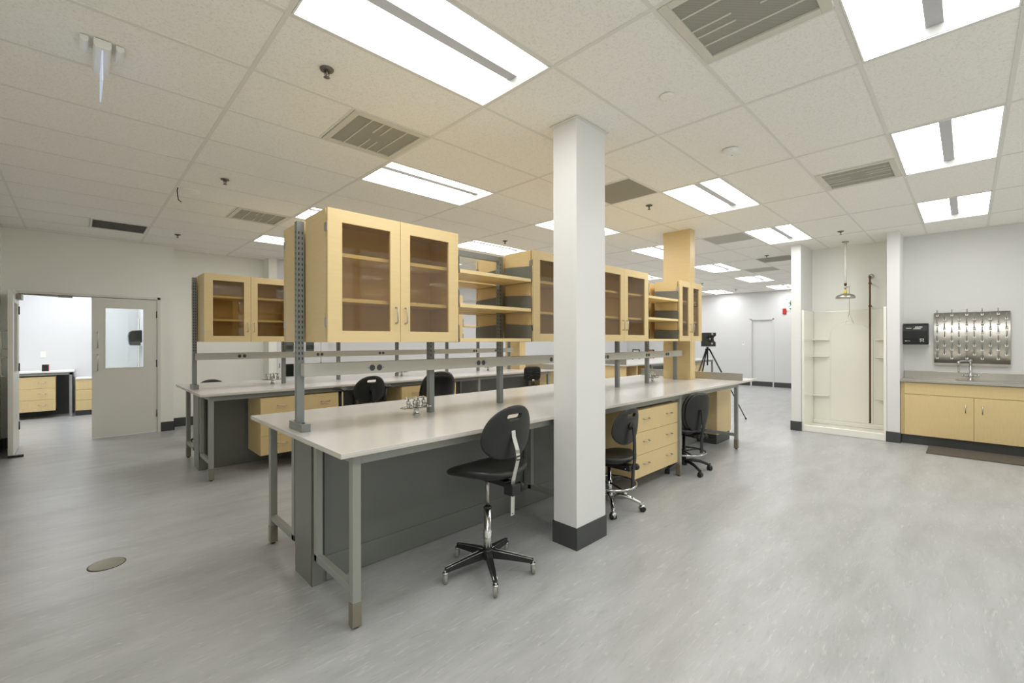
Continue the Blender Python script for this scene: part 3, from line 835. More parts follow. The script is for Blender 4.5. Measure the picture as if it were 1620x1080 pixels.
# chair 1: tall lab stool with bright steel strut
def lab_stool(label, loc, rz):
    o = thing('lab_stool', label, 'lab chair', loc, rz)
    urethane_seat(o, .672, .24, .232)
    urethane_back(o, .908, -.205, wu=.215, hv=.165)
    st = MB(); y = -.245
    prof = [(-.212, .915), (-.222, .86), (-.224, .835), (-.238, .80), (-.252, .765), (-.258, .725), (-.254, .69), (-.238, .64), (-.222, .585), (-.215, .54), (-.212, .36)]
    prof = [(a, c+.048) for a, c in prof]
    wd = .016; th = .004; prev = None
    for i, (yy, zz) in enumerate(prof):
        ring = [st.bm.verts.new(p) for p in ((-wd, yy, zz), (wd, yy, zz), (wd, yy-th, zz), (-wd, yy-th, zz))]
        if prev:
            for j in range(4): st.bm.faces.new((prev[j], prev[(j+1) % 4], ring[(j+1) % 4], ring[j]))
        else: st.bm.faces.new(ring)
        prev = ring
    st.bm.faces.new(prev)
    s_ = st.build('back_strut', 'strut', o, bevel=.001)
    MB().box(-.0145, .0145, -.2645, -.2615, .748, .776).box(-.011, -.007, -.2655, -.2644, .756, .768, 1).box(-.003, .001, -.2655, -.2644, .756, .768, 1).box(.005, .011, -.2655, -.2644, .756, .768, 1).build('maker_label', ['slot', 'white'], s_)
    MB().box(-.012, .012, -.2625, -.258, .79, .81).build('slot_plate', 'satin', s_)
    MB().lathe([(.004, -.2175), (.004, -.214)], c=(0, 0, .42), axis='y', seg=10).build('end_hole', 'slot', s_)
    MB().box(-.03, .03, -.205, -.17, .84, .92).lathe([(.012, -.215), (.012, -.2)], c=(0, 0, .90), axis='y', seg=10).build('back_mount', 'black', o, bevel=.006)
    MB().box(-.036, .036, -.25, -.175, .535, .601).box(-.03, .03, -.19, .06, .575, .611).build('tilt_mechanism', 'black', o, bevel=.006)
    MB().lathe([(.006, .03), (.006, .058), (.028, .06), (.032, .068), (.03, .076), (.01, .08)], c=(0, -.215, .565), axis='x', seg=20).build('adjust_knob', 'black', o)
    MB().lathe([(.011, .38), (.011, .61)], seg=18).build('gas_stem', 'satin', o)
    MB().lathe([(.027, .10), (.027, .26), (.0235, .262), (.0235, .398)], seg=28).build('column', 'chrome', o)
    MB().lathe([(.025, .396), (.026, .405), (.02, .412), (.012, .414)], seg=24).build('collar', 'black', o)
    star_base(o, .29, 'cast', R(22)-rz, ['black', 'chrome'], .125)
    return o
lab_stool('tall black urethane lab stool with bright steel back strut, left of the white column', (1.862, 2.132, 0), R(93-90))

# chair 2: urethane chair with chrome foot ring and chrome base
def ring_chair(label, loc, rz, zs=.46, zb=.735, base='chrometube', back='urethane', a0=0, arms=False, ring=True, group=None):
    o = thing('task_chair', label, 'task chair', loc, rz)
    if back == 'urethane':
        urethane_seat(o, zs); urethane_back(o, zb, -.195)
        MB().lathe([(.03, -.225), (.032, -.215), (.02, -.2)], c=(0, 0, zb-.0), axis='y', seg=20).build('back_mount', 'black', o)
        ys = -.235
    elif back == 'shell':
        MB().pad(lambda a: rounded(a, .23, .215, 3.2), rings=10, seg=56, thick=.075, round_=2.5, bend=lambda u, v: .4*u*u-.3*max(0, v-.1)**1.2, frame=lambda u, v, w_: (u, v+.01, zs-.035+w_)).build('seat', 'leather', o)
        MB().pad(lambda a: egg(a, .205, .225, .82, 2.8), rings=10, seg=56, thick=.06, round_=2.6, bend=lambda u, v: .8*u*u-.25*v*v, frame=tilt_frame(-.17, zb-.03, R(7))).build('backrest', 'blackpu', o)
        MB().pad(lambda a: egg(a, .195, .212, .8, 2.8), rings=8, seg=56, thick=.03, round_=3, bend=lambda u, v: .8*u*u-.25*v*v, frame=tilt_frame(-.205, zb-.03, R(7))).build('back_shell', 'black', o)
        ys = -.235
        MB().box(-.02, .02, ys-.012, ys-.009, zs+.015, zs+.05).build('sticker', 'white', o)
    elif back == 'ribbed':
        MB().pad(lambda a: rounded(a, .2, .19, 3), rings=8, seg=48, thick=.06, frame=lambda u, v, w_: (u, v, zs-.03+w_)).build('seat', 'blackpu', o)
        b = MB().pad(lambda a: rounded(a, .142, .118, 4.5), rings=8, seg=56, thick=.03, round_=4, bend=lambda u, v: .8*u*u, frame=tilt_frame(-.16, zb, R(4)))
        b.build('backrest', 'blackpu', o)
        rb = MB()
        for a in range(0, 360, 36):
            c_, s_ = math.cos(R(a+12)), math.sin(R(a+12))
            rb.tube([(c_*.03, -.178, zb+s_*.03), (c_*.07, -.176, zb+s_*.06), (c_*.115, -.168, zb+s_*.088)], [.007, .006, .003], 8)
        rb.build('back_rib', 'blackpu', o)
        ys = -.20
    st = MB()
    prof = [(ys+.0, zb-(.1 if back == 'ribbed' else 0)), (ys-.008, zb-.13), (ys-.01, zs+.0), (ys+.005, zs-.1), (ys+.01, zs-.26 if ring else zs-.14)]
    wd = .019; prev = None
    for yy, zz in prof:
        rg = [st.bm.verts.new(p) for p in ((-wd, yy, zz), (wd, yy, zz), (wd, yy-.012, zz), (-wd, yy-.012, zz))]
        if prev:
            for j in range(4): st.bm.faces.new((prev[j], prev[(j+1) % 4], rg[(j+1) % 4], rg[j]))
        else: st.bm.faces.new(rg)
        prev = rg
    st.bm.faces.new(prev); st.build('back_bar', 'black' if back != 'ribbed' else 'chrome', o, bevel=.003)
    MB().box(-.05, .05, -.235, .09, zs-.105, zs-.06).build('tilt_mechanism', 'black', o, bevel=.008)
    k_ = MB().lathe([(.006, .04), (.008, .07), (.026, .072), (.028, .095), (.02, .1)], c=(0, -.215, zs-.09), axis='x', seg=18)
    k_.build('adjust_knob', 'black', o)
    for dx in (-.055, .055):
        MB().lathe([(.006, -.2), (.006, -.19)], c=(dx, 0, zs-.085), axis='y', seg=8).build('bolt', 'chrome', o)
    MB().lathe([(.025, .09), (.025, .24), (.016, .242), (.016, zs-.06)], seg=22).build('column', 'black' if base != 'chrometube' else 'chrome', o)
    if ring:
        rr = .215; zr = .215
        m = MB().tube([(rr*math.cos(2*math.pi*k/36), rr*math.sin(2*math.pi*k/36)-.02, zr) for k in range(36)], .0115, 10, closed=True, mi=0)
        m.build('foot_ring', 'chrome', o)
        sp = MB()
        for a in (0, 120, 240): sp.tube([(.02*math.cos(R(a)), .02*math.sin(R(a)), zr), (rr*math.cos(R(a)), rr*math.sin(R(a))-.02, zr)], .008, 8)
        sp.build('ring_spoke', 'black', o)
    if arms:
        for s_ in (-1, 1):
            ar = MB().tube([(s_*.19, -.02, zs-.05), (s_*.27, -.02, zs-.03), (s_*.29, -.02, zs+.05), (s_*.29, -.02, zs+.235)], [.014, .016, .018, .02], 10).build('armrest_post', 'black', o)
            MB().pad(lambda a: rounded(a, .05, .14, 3.4), rings=6, seg=36, thick=.045, bend=lambda u, v: -.6*v*v, frame=lambda u, v, w_, s_=s_: (s_*.28+u, v+.0, zs+.25+w_)).build('armrest_pad', 'black', ar)
    star_base(o, .29, base, a0-rz, ['chrome', 'chrome'] if base == 'chrometube' else ['black', 'black'], .105)
    return o
ring_chair('black urethane task chair with chrome foot ring and base, right behind the white column', (3.35, 2.21, 0), R(0), .465, .735, a0=R(-68))
ring_chair('black padded task chair with chrome foot ring tucked under the front bench', (4.90, 2.245, 0), R(-15), .50, .705, base='black', back='shell', a0=R(-120))
ring_chair('black urethane chair with armrests at the back bench, hand slot in its back', (2.44, 5.06, 0), R(3), .66, .90, base='black', arms=True, ring=False, a0=R(10))
ring_chair('small black stool with ribbed back pad at the back bench by the white column', (5.42, 5.12, 0), R(-33), .64, .925, base='chrometube', back='ribbed', a0=R(20))
ring_chair('black chair behind the back bench, only its back edge showing above the top', (1.42, 7.66, 0), R(178), .52, .735, base='black', ring=False, a0=R(30))

def exec_chair(label, loc, rz):
    o = thing('office_chair', label, 'office chair', loc, rz)
    MB().pad(lambda a: rounded(a, .25, .25, 3.5), rings=10, seg=56, thick=.12, round_=2.2, frame=lambda u, v, w_: (u, v, .46+w_)).build('seat', 'leather', o)
    MB().pad(lambda a: egg(a, .245, .36, .86, 3), rings=12, seg=64, thick=.12, round_=2.0, bend=lambda u, v: .5*u*u-.12*v+.012*math.cos(u*30)*max(0, 1-abs(u)*6), frame=tilt_frame(-.23, .72, R(10))).build('backrest', 'leather', o)
    for s_ in (-1, 1):
        MB().tube([(s_*.27, -.2, .5), (s_*.30, -.18, .64), (s_*.30, 0, .68), (s_*.30, .12, .67), (s_*.28, .16, .55), (s_*.24, .12, .45)], [.02, .024, .026, .026, .022, .018], 12).build('armrest', 'leather', o)
    MB().box(-.08, .08, -.12, .12, .34, .40).build('tilt_mechanism', 'black', o, bevel=.01)
    MB().lathe([(.026, .09), (.026, .22), (.016, .222), (.016, .35)], seg=20).build('column', 'black', o)
    star_base(o, .31, 'black', R(40)-rz, ['black', 'black'], .105)
    return o
exec_chair('high-backed black leather office chair at the back bench behind an upright', (3.42, 5.08, 0), R(-12))
c = ring_chair('black chair with yellow tag at a distant bench, seen below the raceway', (9.35, 4.65, 0), R(0), .72, 1.08, base='black', back='shell', ring=False, a0=R(20))
MB().box(-.035, .035, -.262, -.248, .885, .925).build('tag', 'yellow', c, bevel=.002)

# ------------------------------------------------------------------ distant bench and things past the benches
o = thing('distant_bench', 'distant lab bench beyond the maple column, near the far wall', 'lab bench', (0, 0, 0))
MB().box(8.75, 13.75, 5.3, 6.8, .885, .915).build('worktop', 'top', o, bevel=.002)
for X in (9.95, 13.6):
    for Y in (5.36, 6.74): MB().box(X-.022, X+.022, Y-.022, Y+.022, 0, .885).build('leg', 'leg', o)
MB().box(9.9, 13.62, 5.34, 5.38, .835, .885).build('apron_rail', 'leg', o)
MB().box(9.9, 13.0, 5.95, 6.15, 0, .885).build('back_panel', 'chase', o)
o = thing('open_cabinet', 'open-fronted maple base cabinet at the near end of the distant bench', 'cabinet', (8.8, 5.36, 0))
MB().box(0, 1.05, .6, .62, .1, .885).box(0, .02, 0, .6, .1, .885).box(1.03, 1.05, 0, .6, .1, .885).box(0, 1.05, 0, .62, .1, .12).box(.45, .5, 0, .6, .1, .885).build('carcass', 'wood', o)
MB().box(.01, 1.04, .02, .6, 0, .1).build('toe_kick', 'base', o)
g_ = drawer_unit(.62, 'three-drawer maple unit under the distant bench, behind the tripod', .6, .4); g_.location = (12.45, 5.40, .27)
tag(MB().box(8.77, 8.79, 5.34, 6.76, .915, 1.05).build('splash_guard', 'steelb', bevel=.002), 'stainless splash guard on the near end of the distant bench', 'splash guard')
for yy, mt, lb in ((9.05, 'white', 'small black-framed white notice low on the far wall'), (8.45, 'orange', 'small black-framed orange notice low on the far wall')):
    o = thing('framed_notice', lb, 'notice', (XF-.02, yy, .82))
    MB().box(0, .019, -.16, .16, -.13, .3).build('frame', 'black', o, bevel=.003)
    MB().box(-.002, 0, -.12, .12, -.09, .26).build('sheet', mt, o)

# tripod camera
def tripod():
    hx, hy = 8.71, 3.52
    o = thing('scanning_camera', 'black box-shaped scanning camera on a tripod beyond the front bench', 'camera', (hx, hy, 0))
    foot0 = Vector((8.86-hx, 2.88-hy, 0)); L = foot0.length; a0 = math.atan2(foot0.y, foot0.x)
    for k in range(3):
        a = a0+2*math.pi*k/3; f = Vector((L*math.cos(a), L*math.sin(a), .012)); t_ = Vector((.035*math.cos(a), .035*math.sin(a), 1.29))
        mid = t_.lerp(f, .48); mid2 = t_.lerp(f, .5)
        lg = MB().tube([t_, mid, mid2, f], [.015, .013, .010, .009], 8).build('leg', 'black', o)
        MB().lathe([(.014, 0), (.016, .01), (.010, .03)], c=(f.x, f.y, 0), seg=10).build('foot', 'black', lg)
    MB().lathe([(.014, .98), (.014, 1.32), (.03, 1.325), (.03, 1.335)], seg=14).lathe([(.045, 1.27), (.045, 1.3), (.02, 1.31)], seg=14).build('center_column', 'black', o)
    ang = R(YAW+180+18); rot = Matrix.Rotation(ang, 3, 'Z')
    body = MB().prism([(-.07, 1.345), (.115, 1.345), (.115, 1.43), (.075, 1.455), (.06, 1.49), (.075, 1.525), (.125, 1.55), (.125, 1.61), (-.07, 1.61)], -.092, .092, 'xz')
    for v in body.bm.verts: v.co = rot @ v.co
    bo = body.build('body', 'black', o, bevel=.004)
    for z in (1.40, 1.49, 1.58):
        l = MB().lathe([(.02, 0), (.022, .006), (.014, .012), (.001, .013)], axis='x', seg=18)
        xx = {1.40: .115, 1.49: .06, 1.58: .125}[z]
        for v in l.bm.verts: v.co = rot @ (v.co+Vector((xx, 0, z)))
        l.build('lens', 'satin', bo)
    return o
tripod()

# far wall fittings
tag(MB().box(XF-.008, XF, 5.105, 5.185, 1.30, 1.42).box(XF-.014, XF-.008, 5.13, 5.16, 1.375, 1.40, 1).build('light_switch', ['white', 'plate'], bevel=.001), 'white light switch on the far wall left of the flush door', 'light switch')
tag(MB().box(XF-.04, XF, 3.90, 4.0, 2.27, 2.44).build('fire_alarm', 'red', bevel=.004), 'red fire alarm box high on the far wall', 'fire alarm')
o = thing('exit_sign', 'white wall sign with green running figure and down arrow, high on far wall', 'sign', (XF-.012, 3.79, 2.36))
MB().box(0, .01, -.14, .14, 0, .38).build('board', 'white', o, bevel=.002)
mk = MB()
def py(poly, m=mk): m.prism([(-u, v) for u, v in poly], -.003, 0, 'yz')
py([(-.02, .30), (0, .32), (.02, .30), (.015, .275), (-.012, .275)])
py([(-.035, .265), (.02, .268), (.03, .19), (-.01, .185)])
py([(-.01, .19), (.03, .19), (.055, .12), (.035, .11)]); py([(-.01, .19), (.015, .185), (-.03, .13), (-.06, .11), (-.065, .125), (-.035, .145)])
py([(.02, .268), (.06, .235), (.075, .21), (.062, .202), (.03, .235)]); py([(-.035, .265), (-.07, .23), (-.06, .22), (-.025, .24)])
py([(-.05, .085), (.05, .085), (0, .03)])
for q in ((-.13, .13, .355, .365), (-.13, .13, .012, .018), (-.13, -.124, .012, .365), (.124, .13, .012, .365)): mk.box(-.003, 0, q[0], q[1], q[2], q[3])
mk.build('pictogram', 'green', o)

# ------------------------------------------------------------------ double door on the left
fr = MB().box(OX0, OX0+.035, YA-.015, YA+.155, 0, OZ+.0).box(OX1-.005, OX1+.035, YA-.015, YA+.155, 0, OZ+.035).box(OX0-.03, OX1+.035, YA-.015, YA+.155, OZ, OZ+.035).box(OX0-.03, OX0+.005, YA-.015, YA+.0, 0, OZ+.035)
struct('trim_1', fr, 'doorp', bevel=.002)
def pull(parent, x, y0, ysg, z0, z1, along='y'):
    pts = [(x, y0, z0), (x, y0+ysg*.05, z0), (x, y0+ysg*.062, z0+.012), (x, y0+ysg*.062, z1-.012), (x, y0+ysg*.05, z1), (x, y0, z1)]
    if along == 'x': pts = [(y0, x, z0), (y0+ysg*.05, x, z0), (y0+ysg*.062, x, z0+.012), (y0+ysg*.062, x, z1-.012), (y0+ysg*.05, x, z1), (y0, x, z1)]
    MB().tube(pts, .008, 10).build('handle', 'satin', parent)
dx0, dx1 = .152, .916; wy0, wy1 = YA-.0, YA+.045
dr = MB(); wx0, wx1, wz0, wz1 = .305, .748, 1.056, 1.965
for q in ((dx0, wx0, .012, 2.118), (wx1, dx1, .012, 2.118), (wx0, wx1, .012, wz0), (wx0, wx1, wz1, 2.118)): dr.box(q[0], q[1], wy0-.002, wy1, q[2], q[3])
d1 = struct('door_1', dr, 'doorp')
MB().box(wx0, wx1, wy0+.016, wy0+.022, wz0, wz1).build('window_pane', 'clear', d1)
wb = MB()
for q in ((wx0-.014, wx1+.014, wz0-.014, wz0), (wx0-.014, wx1+.014, wz1, wz1+.014), (wx0-.014, wx0, wz0, wz1), (wx1, wx1+.014, wz0, wz1)): wb.box(q[0], q[1], wy0-.007, wy0-.002, q[2], q[3])
wb.build('window_trim', 'doorp', d1, bevel=.002)
pull(d1, .215, wy0, -1, 1.363, 1.599); pull(d1, .215, wy0, -1, 1.023, 1.259)
for z in (.25, 1.05, 1.83): MB().lathe([(.008, z), (.008, z+.11)], c=(dx1-.002, wy0-.008, 0), seg=10).build('hinge', 'darkmetal', d1)
lx0, lx1, ly0, ly1 = -.625, -.580, 8.375, 9.115
dl = MB(); a0, a1, wz0b, wz1b = 8.545, 8.985, 1.056, 1.965
for q in ((ly0, a0, .012, 2.118), (a1, ly1, .012, 2.118), (a0, a1, .012, wz0b), (a0, a1, wz1b, 2.118)): dl.box(lx0, lx1, q[0], q[1], q[2], q[3])
d2 = struct('door_2', dl, 'doorp')
MB().box(lx0+.02, lx0+.026, a0, a1, wz0b, wz1b).build('window_pane', 'clear', d2)
pull(d2, ly0+.06, lx0, -1, 1.363, 1.599, 'x'); pull(d2, ly0+.06, lx0, -1, 1.023, 1.259, 'x')
MB().box(lx1, lx1+.05, 8.74, 9.02, 2.02, 2.09).tube([(lx1+.03, 8.85, 2.095), (-.33, 9.02, 2.10), (-.12, 9.08, 2.10)], .007, 8).box(-.2, -.05, 9.06, 9.115, 2.09, 2.122).build('door_closer', 'closer', d2, bevel=.003)
MB().box(lx0, lx1+.09, ly0-.02, ly0+.03, 0, .03).build('door_stop', 'black', d2, bevel=.006)
for z in (.25, 1.05, 1.83): MB().lathe([(.008, z), (.008, z+.11)], c=(lx1+.006, 9.112, 0), seg=10).build('hinge', 'darkmetal', d2)

# pass-through double door in the back wall
PXa, PXb = 2.74, 3.52
struct('trim_2', MB().box(PXa-.04, PXa, YA-.01, YK, 0, 2.15).box(PXb, PXb+.04, YA-.01, YK, 0, 2.15).box(PXa-.04, PXb+.04, YA-.01, YK, 2.1, 2.15).box(PXa-.04, PXb+.04, YA, YK, 2.15, CEIL).box(PXb+.04, 3.66, YA, YK, 0, CEIL), 'wallw')
for k, (a, b, w0, w1) in enumerate(((PXa+.003, 3.11, 2.83, 3.005), (3.114, PXb-.003, 3.222, 3.385))):
    m = MB()
    for q in ((a, w0, .01, 2.095), (w1, b, .01, 2.095), (w0, w1, .01, .775), (w0, w1, 1.02, 1.255), (w0, w1, 1.85, 2.095)): m.box(q[0], q[1], YA, YA+.04, q[2], q[3])
    d = struct('door_%d' % (4+k), m, 'wallw')
    MB().box(w0, w1, YA+.018, YA+.024, .775, 1.02).box(w0, w1, YA+.018, YA+.024, 1.255, 1.85).build('window_pane', 'clear', d)
    MB().box(w0-.01, w1+.01, YA-.006, YA, .755, .775).box(w0-.01, w1+.01, YA-.006, YA, 1.235, 1.255).build('sill', 'wallw', d)
    xx = a if k == 0 else b
    for z in (.95, 1.6): MB().box(xx-.006, xx+.006, YA-.012, YA, z, z+.09).build('hinge', 'slot', d)
    hx = b-.03 if k == 0 else a+.03
    MB().box(hx-.012, hx+.012, YA-.03, YA, 1.06, 1.10).box(hx-.012, hx+.012, YA-.03, YA, 1.30, 1.36).build('latch', 'slot', d, bevel=.003)
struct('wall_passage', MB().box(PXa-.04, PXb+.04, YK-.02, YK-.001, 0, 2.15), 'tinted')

# ------------------------------------------------------------------ next room
o = thing('counter', 'raised pale counter on a steel leg in the room beyond the open door', 'counter', (0, 0, 0))
MB().box(-1.9, -.045, 12.17, 12.84, .865, .89).build('worktop', 'white', o, bevel=.002)
MB().box(-.115, -.075, 12.2, 12.24, 0, .865).build('leg', 'leg', o)
MB().box(-1.9, -.075, 12.2, 12.24, .815, .865).build('apron_rail', 'leg', o)
MB().box(-1.9, -.06, 12.78, 12.84, 0, .865).build('back_panel', 'base', o)
du3 = drawer_unit(.75, 'three-drawer maple unit under the raised counter in the next room', .65, .45); du3.location = (-1.05, 12.21, .14)
o = thing('base_cabinet', 'low maple drawer cabinet beside the steel leg in the next room', 'cabinet', (-.03, 12.2, 0))
MB().box(0, .975, .02, .63, .1, .715).build('carcass', 'wood', o)
MB().box(.0, .975, -.01, .64, .715, .735).build('worktop', 'white', o)
MB().box(0, .975, .05, .6, 0, .1).build('toe_kick', 'base', o)
for k in range(3):
    d = MB().box(.004, .972, 0, .019, .105+k*.203, .302+k*.203).build('drawer', 'woodh', o, bevel=.002)
    MB().tube([(.25, .001, .22+k*.203), (.25, -.025, .22+k*.203), (.35, -.025, .22+k*.203), (.35, .001, .22+k*.203)], .0045, 8).build('handle', 'satin', d)
o = thing('supply_box', 'small black box with red edge on the next room counter', 'box', (-.435, 12.3, .89))
MB().box(-.05, .035, -.03, .03, 0, .13).build('case', 'black', o, bevel=.004)
MB().box(.035, .045, -.03, .03, 0, .13).build('edge_band', 'red', o)
tag(MB().box(-.53, -.45, 12.842, 12.85, 1.14, 1.26).box(-.50, -.48, 12.838, 12.842, 1.18, 1.22).build('light_switch', 'white', bevel=.001), 'white light switch on the next room wall above the counter', 'light switch')
def dispenser(label, loc, rz):
    """faces +X local; W along Y, origin at bottom center of the wall side"""
    o = thing('towel_dispenser', label, 'paper towel dispenser', loc, rz)
    Hh, W = .315, .30
    m = MB().prism([(0, 0), (.17, 0), (.185, .02), (.2, .10), (.205, .2), (.19, .27), (.15, .305), (0, Hh)], -W/2, W/2, 'xz')
    m.build('cover', 'black', o, bevel=.016, segs=4)
    MB().box(-.002, .02, -W/2-.012, W/2+.012, -.012, .06).build('wall_bracket', 'white', o, bevel=.004)
    q = MB()
    X = .2035
    def mark(y0, y1, z0, z1, sk=0):
        vs = [(X, y0, z0), (X, y1, z0), (X, y1+sk, z1), (X, y0+sk, z1)]
        q.bm.faces.new([q.bm.verts.new(v) for v in vs])
    return o, q, mark
o, q, mark = dispenser('black paper towel dispenser on the wall between shower and peg board', (XR, .553, 1.395), math.pi)
def slab(y0, y1, z0, z1, x, dsk=0):
    y0, y1, dsk = -y0, -y1, -dsk
    vs = [(x-.02, y0, z0), (x-.02, y1, z0), (x-.02, y1+dsk, z1), (x-.02, y0+dsk, z1)]
    ws = [(x, y0, z0), (x, y1, z0), (x, y1+dsk, z1), (x, y0+dsk, z1)]
    a = [q.bm.verts.new(v) for v in vs]; b = [q.bm.verts.new(v) for v in ws]
    q.bm.faces.new(b)
    for k in range(4): q.bm.faces.new((a[k], a[(k+1) % 4], b[(k+1) % 4], b[k]))
q.bm.free(); q = MB()
for k in range(6): slab(-.085+.014*0+k*.0135, -.085+k*.0135+.010, .245, .262, .2035, -.006)   # bold slanted word, upper right
for k in range(7): slab(-.07+k*.0118, -.07+k*.0118+.009, .225, .236, .2055, -.004)
slab(-.105, -.062, .082, .088, .2); slab(-.105, -.098, .062, .088, .2); slab(-.07, -.062, .062, .088, .2); slab(-.088, -.08, .05, .074, .2); slab(-.105, -.095, .043, .052, .199); slab(-.072, -.064, .043, .052, .199)
slab(.082, .1, .05, .06, .199)
for k in range(4): slab(.045+k*.009, .045+k*.009+.006, .0525, .058, .199)
for k in range(6): slab(.03+k*.01, .03+k*.01+.007, .235, .243, .2045)
q.build('lettering', 'white', o)
o2, q2, _ = dispenser('black paper towel dispenser seen through the door window', (.948, 12.02, 1.375), math.pi); q2.bm.free()
tag(MB().box(.93, .945, 12.40, 12.45, .9, 1.95).build('wall_conduit', 'white'), 'thin white conduit on the wall seen through the door window', 'conduit')

# ------------------------------------------------------------------ shower alcove
o = thing('shower_stall', 'glossy white molded shower surround with ledges in the alcove', 'shower stall', (0, 0, 0))
sx0, sx1, sy0, sy1, zt = 8.37, 9.095, .825, 1.88, 1.95
w_ = .02
m = MB().box(sx0, sx1, sy1-w_, sy1, .0, zt).box(sx0, sx1, sy0, sy0+w_, .0, zt).box(sx1-w_, sx1, sy0+w_, sy1-w_, .0, zt)
m.box(sx0-.012, sx0+.012, sy1-.035, sy1+.002, .0, zt-.005).box(sx0-.012, sx0+.012, sy0-.002, sy0+.035, .0, zt-.005)
m.build('surround', 'gel', o, bevel=.008, segs=3)
# arched raised back panel
ar = [(1.62, .12), (1.62, 1.55)]+[(1.35+.27*math.cos(R(t_)), 1.55+.20*math.sin(R(t_))) for t_ in range(10, 171, 10)]+[(1.06, 1.55), (1.06, .12)]
MB().prism(ar, sx1-w_-.012, sx1-w_, 'yz').build('arched_panel', 'gel', o, bevel=.008, segs=3)
for z in (.52, 1.18, 1.46):
    for y0, y1, sgn in ((1.64, sy1-w_, 1), (sy0+w_, 1.03, -1)):
        yy0, yy1 = (y0, y1)
        poly = [(sx1-w_, yy0), (sx1-w_, yy1), (sx1-w_-.11, yy1), (sx1-w_-.10, (yy0+yy1)/2), (sx1-w_-.04, yy0)] if sgn == 1 else [(sx1-w_, yy0), (sx1-w_, yy1), (sx1-w_-.04, yy1), (sx1-w_-.10, (yy0+yy1)/2), (sx1-w_-.11, yy0)]
        MB().prism(poly, z, z+.022, 'xy').build('ledge', 'gel', o, bevel=.006, segs=3)
MB().box(sx0-.01, sx0+.07, sy0, sy1, 0, .105).box(sx0+.07, sx1-.02, sy0+.01, sy1-.01, 0, .05).box(sx1-.06, sx1-.02, sy0+.02, sy1-.02, .05, .12).build('pan', 'gel', o, bevel=.01, segs=3)
MB().lathe([(.035, .05), (.035, .053), (.01, .054)], c=(8.75, 1.35, 0), seg=20).build('pan_drain', 'satin', o)
o = thing('emergency_shower', 'steel drench shower head on a white ceiling pipe with triangular pull', 'safety shower', (8.68, 1.355, 0))
MB().lathe([(.017, 2.36), (.017, CEIL)], seg=16).build('drop_pipe', 'white', o)
MB().lathe([(.045, CEIL-.002), (.045, CEIL-.008), (.018, CEIL-.012)], seg=20).build('escutcheon', 'satin', o)
MB().lathe([(.019, 2.33), (.019, 2.36)], seg=14).build('coupling', 'copper', o)
MB().lathe([(.014, 2.255), (.014, 2.33)], seg=14).lathe([(.02, 2.285), (.02, 2.31)], seg=14).tube([(0, 0, 2.30), (0, -.05, 2.30), (0, -.052, 2.32)], .008, 8).build('valve', 'chrome', o)
MB().lathe([(.015, 2.19), (.02, 2.215), (.018, 2.245), (.014, 2.26)], seg=16).build('flow_tag', 'yellow', o)
MB().lathe([(.125, 2.12), (.128, 2.125), (.126, 2.15), (.11, 2.172), (.06, 2.19), (.02, 2.20), (.012, 2.21)], seg=40).lathe([(.118, 2.118), (.118, 2.121)], seg=36).build('drench_head', 'steelb', o)
MB().tube([(0, -.05, 2.31), (0, -.048, 1.88)], .003, 6).tube([(0, -.048, 1.885), (0, .0, 1.715), (0, -.105, 1.715), (0, -.048, 1.885)], .0035, 6).build('pull_handle', 'satin', o)
o = thing('copper_pipe', 'long dark copper pipe running down the shower wall from a chrome flange', 'pipe', (8.96, 1.085, 0))
MB().tube([(.06, 0, 2.47), (.0, 0, 2.47), (0, 0, 2.44), (0, 0, .15)], .0125, 12).build('tube', 'copper', o)
MB().lathe([(.035, .14), (.04, .125), (.018, .11)], c=(0, 0, 2.48), axis='x', seg=20).build('flange', 'chrome', o)
for z in (2.36, 2.0): MB().box(-.02, .13, -.012, .012, z-.006, z+.006).lathe([(.02, z-.012), (.02, z+.012)], seg=14).build('clamp', 'copper', o)

# ------------------------------------------------------------------ sink run
o = thing('sink_cabinet', 'maple sink base cabinet with two doors on a charcoal toe kick', 'cabinet', (8.38, 0, 0))
MB().box(.02, XR-8.38-.002, -1.45, .675, .13, .872).build('carcass', 'wood', o, bevel=.002)
MB().box(.05, XR-8.38-.002, -1.44, .67, 0, .13).build('toe_kick', 'base', o)
for y0, y1, h in ((-.048, .635, -.048+.075), (-.765, -.052, -.052-.075), (-1.44, -.77, -.9)):
    d = MB().box(0, .018, y0, y1, .135, .70).build('door', 'woodh', o, bevel=.002)
    MB().tube([(.001, h, .50), (-.025, h, .50), (-.025, h, .60), (.001, h, .60)], .0045, 8).build('handle', 'satin', d)
for y0, y1 in ((-1.44, .635),):
    MB().box(0, .018, y0, y1, .706, .868).build('apron_panel', 'woodh', o, bevel=.002)
o = thing('sink_counter', 'stainless steel counter with two shallow sinks and low backsplash', 'sink', (0, 0, 0))
cx0, cx1 = 8.345, XR-.002
basins = ((8.48, 8.72, .12, .56), (8.48, 8.72, -.76, -.32))
m = MB()
m.box(cx0, 8.48, -1.47, .678, .875, .91).box(8.72, cx1, -1.47, .678, .875, .91)
ys = [.678, .56, .12, -.32, -.76, -1.47]
for a, b in ((.56, .678), (-.32, .12), (-1.47, -.76)): m.box(8.48, 8.72, a, b, .875, .91)
m.box(cx1-.02, cx1, -1.47, .678, .91, 1.01)
m.box(cx0, cx0+.008, -1.47, .678, .91, .916)
m.build('counter', 'steel', o, bevel=.003)
for (a, b, c_, d_) in basins:
    q = MB().box(a, b, c_, d_, .874, .8765)
    q.box(a, a+.004, c_, d_, .876, .9).box(b-.004, b, c_, d_, .876, .9)
    bo = q.build('basin', 'steel', o)
    MB().lathe([(.03, .8765), (.03, .879), (.012, .880)], c=((a+b)/2, (c_+d_)/2, 0), seg=20).build('drain', 'slot', bo)
